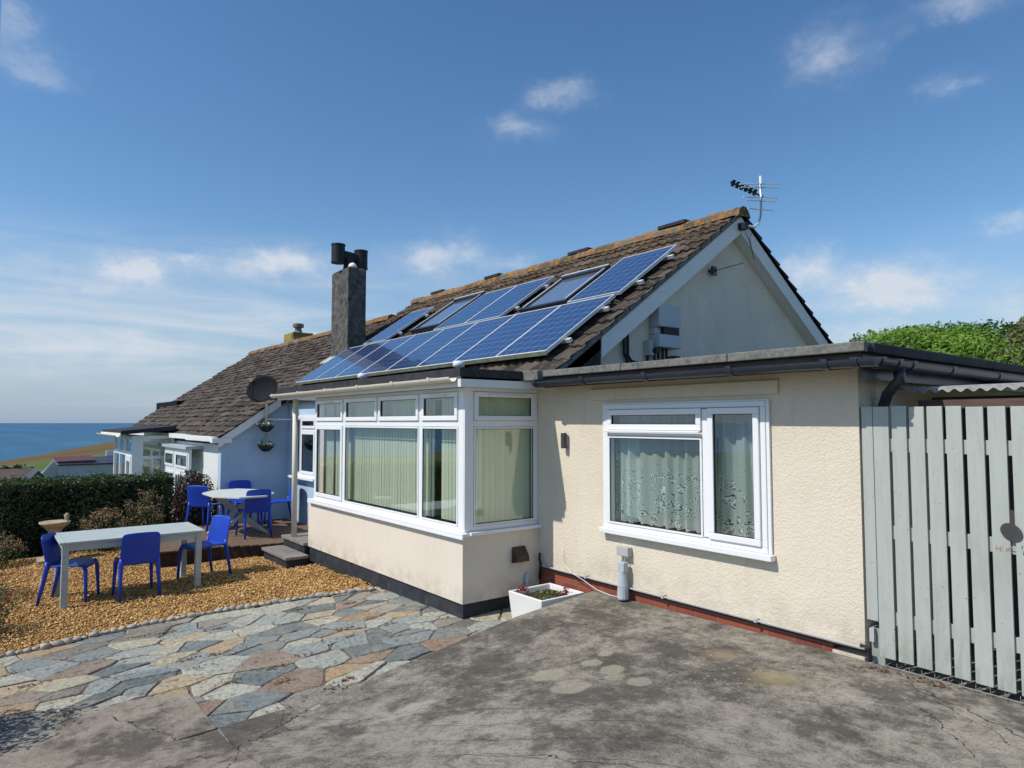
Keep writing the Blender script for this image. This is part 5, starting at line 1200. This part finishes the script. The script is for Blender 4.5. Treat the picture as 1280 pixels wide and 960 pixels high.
# ---------------------------------------------------------------- deck and steps
t = empty('timber_deck', (-12.3, 3.4, -.2), 'weathered brown timber deck beside the blue wall under the octagonal table', 'deck')
bm = NB(); y = 2.10; yend = YW-.02
while y < yend:
    xr = float(np.interp(y, [2.1, 2.8, 3.45, 3.7, 5], [-11.22, -11.18, -10.92, -10.9, -9.9])) if y < 3.9 else XL-.02
    xl = -13.58
    bx(bm, xl+random.uniform(-.01, .0), xr+random.uniform(-.006, .006), y, min(y+.118, yend), .036, .060+random.uniform(-.0015, .0015)); y += .126
obj('boards', bm, 'deck_wood', t, bevel=.003)
bm = NB(); prism(bm, [(-11.26, 2.12, -.4), (-11.22, 2.8, -.4), (-10.96, 3.45, -.4), (-10.93, 3.75, -.4), (-13.5, 3.75, -.4), (-13.5, 2.12, -.4)], (0, 0, .43)); obj('skirt', bm, 'deck_dark', t)
t = empty('concrete_step', (-10.1, 3.65, -.1), 'low concrete slab step on dark blocks between gravel and deck', 'step')
bm = NB(); bx(bm, -10.68, -9.62, 3.43, 3.77, .02, .062); obj('slab', bm, 'step_slab', t, bevel=.006)
bm = NB(); bx(bm, -10.64, -9.66, 3.46, 3.77, -.4, .018); obj('block', bm, 'black_plinth', t)
t = empty('concrete_step', (-10.3, 4.2, .0), 'upper concrete slab step carrying the white porch post', 'step')
bm = NB(); bx(bm, -10.80, XL-.004, 3.775, 4.30, .155, .20); obj('slab', bm, 'step_slab', t, bevel=.006)
bm = NB(); bx(bm, -10.76, XL-.006, 3.80, 4.30, -.3, .153); obj('block', bm, 'black_plinth', t)

# ---------------------------------------------------------------- tables
def rect_table():
    x0, x1, y0, y1 = -10.34, -9.42, .74, 2.31; zt = .585
    gx, gy = (x0+x1)/2, (y0+y1)/2; z0 = g(gx, gy)
    t = empty('garden_table', (gx, gy, z0), 'long rectangular pale green garden table standing on the gravel', 'table')
    bm = NB(); x = x0; n = 4; w = (x1-x0)/n
    for i in range(n): bx(bm, x0+i*w, x0+(i+1)*w-.004, y0+.07, y1-.07, zt-.026, zt)
    bx(bm, x0, x1-.004, y0, y0+.067, zt-.026, zt); bx(bm, x0, x1-.004, y1-.067, y1, zt-.026, zt); obj('tabletop', bm, 'table_paint', t, bevel=.004)
    bm = NB(); bx(bm, x1-.07, x1-.045, y0+.1, y1-.1, zt-.11, zt-.028); bx(bm, x0+.045, x0+.07, y0+.1, y1-.1, zt-.11, zt-.028); bx(bm, x0+.1, x1-.1, y0+.045, y0+.07, zt-.11, zt-.028); bx(bm, x0+.1, x1-.1, y1-.07, y1-.045, zt-.11, zt-.028); obj('apron', bm, 'table_paint', t)
    for X in (x0+.03, x1-.10):
        for Y in (y0+.03, y1-.10): bm = NB(); bx(bm, X, X+.07, Y, Y+.07, g(X, Y)-.03, zt-.027); obj('leg', bm, 'table_paint', t, bevel=.005)
rect_table()
def oct_table():
    c = Vector((-12.23, 3.52, .06)); zt = .76
    t = empty('garden_table', c, 'pale octagonal folding table with crossed legs on the timber deck', 'table')
    bm = NB(); a, b = .78, .50; k_ = .42
    pts = [(a, -b*k_), (a, b*k_), (a*.45, b), (-a*.45, b), (-a, b*k_), (-a, -b*k_), (-a*.45, -b), (a*.45, -b)]
    prism(bm, [(c.x+x, c.y+y, zt-.028) for x, y in pts], (0, 0, .028)); obj('tabletop', bm, 'octagon_paint', t, bevel=.004)
    for s in (-1, 1):
        for o_ in (-.22, .22):
            bm = NB(); p0 = Vector((c.x+o_+(.02 if s > 0 else -.02), c.y-s*.42, .065)); p1 = Vector((c.x+o_+(.02 if s > 0 else -.02), c.y+s*.36, zt-.03)); d = (p1-p0); nrm = Vector((1, 0, 0)); w = d.cross(nrm).normalized()*.03
            prism(bm, [p0-w, p0+w, p1+w, p1-w], (.025, 0, 0)); obj('leg', bm, 'leg_grey', t)
    for yy in (-.40, .40): bm = NB(); bx(bm, c.x-.3, c.x+.3, c.y+yy-.02, c.y+yy+.02, .065, .10); obj('foot_rail', bm, 'leg_grey', t)
oct_table()

# ---------------------------------------------------------------- chairs
def make_chair():
    t = empty('plastic_chair', (0, 0, 0))
    def shell(name, P, nu, nv, th):
        V = [P(i/(nu-1)*2-1, j/(nv-1)) for j in range(nv) for i in range(nu)]
        Fc = [(j*nu+i, j*nu+i+1, (j+1)*nu+i+1, (j+1)*nu+i) for j in range(nv-1) for i in range(nu-1)]
        me = bpy.data.meshes.new(name); me.from_pydata(V, [], Fc); o = link(name, me, 'blue_plastic', t, smooth=True)
        md = o.modifiers.new('sub', 'SUBSURF'); md.levels = md.render_levels = 2
        md = o.modifiers.new('sol', 'SOLIDIFY'); md.thickness = th; md.offset = 0
        return o
    def back(u, v):
        w = .215-.012*v; x = -.205-.075*v-.028*(1-u*u)*(.4+.6*v)+.01; return (x, u*w*(1-.0*v), .415+.375*v+.012*(1-u*u)*(v > .9))
    def seat(u, v):
        X = -.21+.43*v; return (X, u*(.205+.015*v), .445-.012*(1-u*u)*math.sin(PI*v)-(.03 if v > .95 else 0))
    shell('backrest', back, 7, 6, .016); shell('seat', seat, 6, 7, .02)
    for sx, sy in ((1, 1), (1, -1), (-1, 1), (-1, -1)):
        bm = NB()
        if sx > 0: pts = [(.175, sy*.185, .445), (.205, sy*.197, .38), (.215, sy*.205, .2), (.225, sy*.212, 0)]; rr = [.026, .025, .020, .016]
        else: pts = [(-.205, sy*.195, .50), (-.205, sy*.198, .42), (-.235, sy*.205, .25), (-.285, sy*.215, 0)]; rr = [.022, .028, .023, .016]
        tube(bm, pts, rr, 10); o = link('leg', fin(bm, 'leg'), 'blue_plastic', t, smooth=True)
    return t
CG = 'blue plastic chairs at the garden tables'
ch0 = make_chair(); first = True
for (X, Y, ang, z, l) in (
    (-9.52, 1.55, 180, None, 'blue plastic chair seen from behind, tucked under the long side of the rectangular table'),
    (-9.90, .92, 66, None, 'blue plastic chair at the left end of the rectangular table, seen side-on'),
    (-9.95, 2.42, -70, None, 'blue plastic chair at the right end of the rectangular table, its back towards the deck'),
    (-11.83, 3.66, 180, .06, 'blue plastic chair seen from behind, nearest the porch post at the octagonal table'),
    (-13.1, 3.22, 132, .06, 'blue plastic chair at the left side of the octagonal table by the hedge'),
    (-13.28, 3.92, 0, .06, 'blue plastic chair on the far side of the octagonal table by the blue wall'),
    (-12.78, 4.42, -98, .06, 'blue plastic chair behind the porch post, its back against the house wall')):
    if first: c = ch0; first = False
    else: c = copy_tree(ch0)
    if z is None: z = g(X, Y)+.006
    c.location = (X, Y, z); c.rotation_euler = (0, 0, R(ang)); tag(c, l, 'chair', CG)

# ---------------------------------------------------------------- birdbath
c = (-13.25, .97, g(-13.25, .97)-.01)
t = empty('birdbath', c, 'tan stone birdbath on a turned pedestal in front of the dark hedge', 'birdbath')
bm = NB(); bx(bm, c[0]-.22, c[0]+.22, c[1]-.22, c[1]+.22, c[2]-.05, c[2]+.06); obj('base', bm, 'birdbath_stone', t, bevel=.01)
bm = NB(); lathe(bm, [(.13, .06), (.14, .08), (.11, .12), (.085, .17), (.07, .3), (.075, .42), (.10, .5), (.14, .54)], c, 20); obj('pedestal', bm, 'birdbath_stone', t, smooth=True)
bm = NB(); lathe(bm, [(.12, .53), (.17, .57), (.215, .61), (.22, .635), (.20, .64), (.15, .615), (.05, .605)], c, 28); obj('bowl', bm, 'birdbath_stone', t, smooth=True)
bm = NB(); lathe(bm, [(.025, .64), (.035, .66), (.03, .69), (.045, .72), (.012, .76)], (c[0]-.02, c[1]+.16, c[2]), 12); obj('finial', bm, 'birdbath_stone', t, smooth=True)

# ---------------------------------------------------------------- hedge and plants
def box_shell(x0, x1, y0, y1, ztop, zb, N, seed=0):
    L = y1-y0; areas = [L*(ztop-zb), L*(x1-x0), (x1-x0)*(ztop-zb)]; pr_ = np.array([areas[0], areas[1]*1.6, areas[2], areas[0]*.4]); pr_ /= pr_.sum()
    w = RNG.choice(4, N, p=pr_); a = RNG.random(N); b = RNG.random(N); P = np.zeros((N, 3)); Nn = np.zeros((N, 3))
    X = np.where(w == 0, x1, np.where(w == 3, x0, x0+(x1-x0)*a)); Y = np.where(w == 2, y1, y0+L*(a if False else RNG.random(N)))
    Z = np.where(w == 1, ztop, zb+(ztop-zb)*b)
    Nn[:, 0] = np.where(w == 0, 1, np.where(w == 3, -1, 0)); Nn[:, 1] = w == 2; Nn[:, 2] = w == 1
    P = np.stack([X, Y, Z], 1); lu = lump(P, 2.6, seed)*.07+lump(P, 7, seed+3)*.035
    P += Nn*(lu-RNG.random(N)**2*.14)[:, None]; P[:, 2] += (w == 1)*RNG.exponential(.018, N)
    return P, Nn, lu
t = empty('hedge', (-14.5, 0, -.3), 'dense dark green clipped hedge between the gravel garden and the neighbour', 'hedge')
bm = NB(); bx(bm, -15.05, -14.22, -4.4, 2.7, -.5, .82); obj('dark_core', bm, 'hedge_core', t)  # solid dark box in place of shade behind the hedge leaves
P_, N_, lu = box_shell(-15.1, -14.10, -4.5, 2.9, .94, -.32, 56000); leaves('foliage', P_, N_, .055, 'leaf_hedge', t, clump=.45+lu*3.2, up=.3)
# bronze shrub at the end of the hedge
t = empty('bronze_shrub', (-14.5, 3.0, -.3), 'purple bronze leaved shrub at the hedge end beside the blue wall', 'shrub')
bm = NB()
for i in range(7): a = i*.9; tube(bm, [(-14.4, 2.95, -.3), (-14.4+.15*math.cos(a), 2.95+.2*math.sin(a), .4), (-14.4+.35*math.cos(a), 2.95+.42*math.sin(a), 1.0)], [.03, .02, .008], 6)
obj('stem', bm, 'bark', t)
hull('dark_core', (-13.95, 3.2, .30), (.28, .38, .70), 'hedge_core', t, 3, k=.72)  # dark hull standing in for shade within the shrub
P_, N_ = ellipsoid_pts((-13.95, 3.2, .30), (.32, .44, .78), 6500, .4, 3); leaves('foliage', P_, N_, .055, 'leaf_red', t)
# flowering plants in front of the hedge
def sedum(x, y, r, h, lab, greens, heads, n=20, name='garden_plant', hm='flower_head', lm='leaf_mid'):
    z = g(x, y)-.02; t = empty(name, (x, y, z), lab, 'plant'); bm = NB(); tips = []
    for i in range(n):
        a = random.uniform(0, 2*PI); q = r*math.sqrt(random.random()); hh = h*random.uniform(.6, 1.0)*(1-.35*(q/r)**2); tp_ = (x+q*math.cos(a), y+q*math.sin(a), z+hh)
        tube(bm, [(x+q*.3*math.cos(a), y+q*.3*math.sin(a), z), (x+q*.7*math.cos(a), y+q*.7*math.sin(a), z+hh*.6), tp_], [.007, .005, .003], 5); tips.append(tp_)
    obj('stem', bm, 'bark', t)
    if heads:
        P = np.concatenate([np.array(tp_)+RNG.normal(0, 1, (heads, 3))*np.array([.045, .045, .03]) for tp_ in tips]); leaves('flower_head', P, np.tile([0, 0, 1.], (len(P), 1)), .022, hm, t, aspect=1.1)
    P = np.concatenate([np.array([tp_[0], tp_[1], z])*np.array([1, 1, 1])+np.array([0, 0, 1])*(tp_[2]-z)*RNG.random((greens, 1))*.95+RNG.normal(0, .035, (greens, 3)) for tp_ in tips])
    leaves('foliage', P, np.tile([0, 0, .6], (len(P), 1)), .045, lm, t)
sedum(-13.65, 1.75, .42, .82, 'bushy plant with tan flower heads before the hedge, between birdbath and the redder plant', 30, 60, 34)
sedum(-13.65, 2.35, .36, 1.0, 'taller plant with reddish tan flower heads at the hedge foot near the deck', 50, 50, 30)
sedum(-13.9, 1.25, .25, .35, 'small dry plant with tan seed heads just right of the birdbath', 20, 30, 14)
sedum(-13.4, .22, .40, .55, 'dry tan flowering plant at the left edge of the gravel below the hedge', 25, 50, 30)
sedum(-12.6, -.15, .45, .5, 'dry tan flowering plant nearer the camera at the left edge of the gravel', 25, 50, 30)
# shrubs at the left edge, mostly outside the frame; they cast the shade on gravel and slab
def shrub(name, c, r, N, leafm, lab, size=.05, heads=None, seed=1, core=.7, stems=9):
    zb = c[2]-r[2]; t = empty(name, (c[0], c[1], zb), lab, 'shrub'); bm = NB()
    for i in range(stems):
        a = 2*PI*i/stems; tube(bm, [(c[0], c[1], zb-.1), (c[0]+r[0]*.25*math.cos(a), c[1]+r[1]*.25*math.sin(a), c[2]-r[2]*.2), (c[0]+r[0]*.7*math.cos(a), c[1]+r[1]*.7*math.sin(a), c[2]+r[2]*.5)], [.02*r[2]+.01, .012, .006], 6)
    obj('stem', bm, 'bark', t)
    P, Nn = ellipsoid_pts(c, r, N, .75, seed, .25); leaves('foliage', P, Nn, size, leafm, t, clump=.5+lump(P, 3/r[0], seed)*.5)
    if core: hull('dark_core', c, r, 'hedge_core', t, seed, .25, k=core)
    if heads: P, Nn = ellipsoid_pts((c[0], c[1], c[2]+.05), (r[0]*1.02, r[1]*1.02, r[2]*1.05), heads[1], .12, seed, .25); leaves('blossom', P, Nn, .05, heads[0], t, aspect=1.2)
shrub('flowering_shrub', (-8.9, -.02, .06), (.42, .34, .32), 1500, 'leaf_mid', 'low shrub with small red blossoms spilling over the left end of the gravel', .04, ('petal_red', 170), 2, 0)
shrub('garden_shrub', (-10.9, -.72, .42), (1.0, .60, .80), 5200, 'leaf_olive', 'loose olive green shrub standing left of the rectangular table on the gravel', .05, None, 4, 0)
shrub('garden_shrub', (-6.0, -.55, .36), (.55, .48, .62), 3600, 'leaf_mid', 'green shrub beside the concrete path at the left corner of the paving', .05, ('petal_red', 60), 5, 0)

# bushes on the higher ground behind the flat roof
def bush(c, r, N, leafm, lab, size, seed, name='bush'):
    t = empty(name, (c[0], c[1], .2), lab, 'bush'); bm = NB()
    for i in range(8): a = i*.8; tube(bm, [(c[0], c[1], .1), (c[0]+r[0]*.4*math.cos(a), c[1]+r[1]*.4*math.sin(a), c[2]), (c[0]+r[0]*.6*math.cos(a), c[1]+r[1]*.6*math.sin(a), c[2]+r[2]*.6)], [.12, .07, .02], 7)
    obj('trunk', bm, 'bark', t)
    hull('dark_core', c, r, 'hedge_core', t, seed, .16, 3.2, .84)  # dark hull painted as the shade inside the bush
    P, Nn = ellipsoid_pts(c, r, N, .22, seed, .16, 3.2); P[:, 2] += np.minimum(RNG.exponential(.04, N), .1)*(Nn[:, 2] > .2); leaves('foliage', P, Nn, size, leafm, t, aspect=2.6, clump=.5+lump(P, 2.2, seed)*.6, up=.5)
bush((-6.3, 17.6, 2.25), (2.6, 2.0, 2.1), 44000, 'leaf_bright', 'bright green bush behind the flat roof, left of the olive one', .13, 6)
bush((-4.3, 18.3, 2.35), (2.4, 2.2, 2.0), 44000, 'leaf_olive', 'olive brown bush behind the flat roof at the right edge', .12, 8)
bush((-2.6, 18.5, 2.0), (2.2, 2.2, 2.0), 22000, 'leaf_olive', 'olive bush beyond the shed, furthest right and partly out of frame', .12, 9)

# ---------------------------------------------------------------- houses down the slope
def far_house(loc_label, name, peaks, *a): pass
t = empty('distant_house', (-61, 6, -6), 'white rendered house with dark slate roof beyond the hedge', 'house')
bm = NB(); prism(bm, [(-60, 3.2, -6), (-60, 4.6, -6), (-60, 4.6, -1.3), (-60, 4.16, -.86), (-60, 3.2, -2.0)], (-.3, 0, 0)); obj('gable_wall', bm, 'white_far', t)
bm = NB(); bx(bm, -66, -59.9, 4.42, 13, -6, -1.20); obj('wall', bm, 'white_far', t)
bm = NB(); prism(bm, [(-59.8, 4.40, -1.20), (-59.8, 13.2, -1.20), (-64, 13.2, -.55), (-64, 4.40, -1.05)], (0, 0, .10)); obj('roof', bm, 'slate_far', t)
bm = NB(); prism(bm, [(-59.7, 3.05, -2.2), (-59.7, 4.16, -.72), (-59.7, 4.48, -1.1), (-59.7, 4.40, -1.15), (-59.7, 4.16, -.88), (-59.7, 3.05, -2.36)], (-.12, 0, 0)); obj('barge_board', bm, 'white_paint', t)
bm = NB(); prism(bm, [(-60.4, 4.3, -1.0), (-60.4, 6.8, -.95), (-62.5, 6.8, -.66), (-62.5, 4.3, -.74)], (0, 0, .08)); obj('rear_roof', bm, 'maroon_far', t)
bm = NB(); bx(bm, -64.4, -64.2, 8.0, 13, -1.5, -.32); obj('parapet', bm, 'white_paint', t)
t = empty('distant_house', (-46, 2, -5), 'brown roofed house whose small gable tip shows just above the hedge', 'house')
bm = NB(); prism(bm, [(-45, 1.6, -5), (-45, 3.2, -5), (-45, 3.2, -1.5), (-45, 2.45, -.70), (-45, 1.6, -1.6)], (-3, 0, 0)); obj('gable_wall', bm, 'white_far', t)
bm = NB(); prism(bm, [(-44.8, 1.5, -1.75), (-44.8, 2.45, -.63), (-44.8, 3.3, -1.6), (-44.8, 3.3, -1.72), (-44.8, 2.45, -.76), (-44.8, 1.5, -1.9)], (-3.5, 0, 0)); obj('roof', bm, 'slate_far', t)
bm = NB(); prism(bm, [(-47.5, -6, -3.2), (-47.5, 2.6, -3.2), (-51, 2.6, -.92), (-51, -6, -.92)], (0, 0, .1)); obj('main_roof', bm, 'brown_far', t)
bm = NB(); bx(bm, -55, -47.8, -5.8, 2.4, -6, -3.3); obj('wall', bm, 'white_far', t)
# dark field hedges on the headland
def field_hedge(pts, h, w, lab):
    V = []; Nn = []
    for (a, b) in zip(pts, pts[1:]):
        n = 900; tt = RNG.random(n)[:, None]; P = np.array(a)*(1-tt)+np.array(b)*tt; P = P+RNG.normal(0, 1, (n, 3))*np.array([w, w, h*.35]); P[:, 2] += h*.4; V.append(P)
    V = np.concatenate(V); t = empty('field_hedge', pts[0], lab, 'hedge'); leaves('foliage', V, np.tile([0, 0, 1.], (len(V), 1)), 2.2, 'leaf_hedge', t, aspect=1.3)
field_hedge([(-440, -10, -24.5), (-440, 6, -24.3), (-442, 17, -23.8)], 2.4, 1.6, 'dark hedge line crossing the field at the far left')
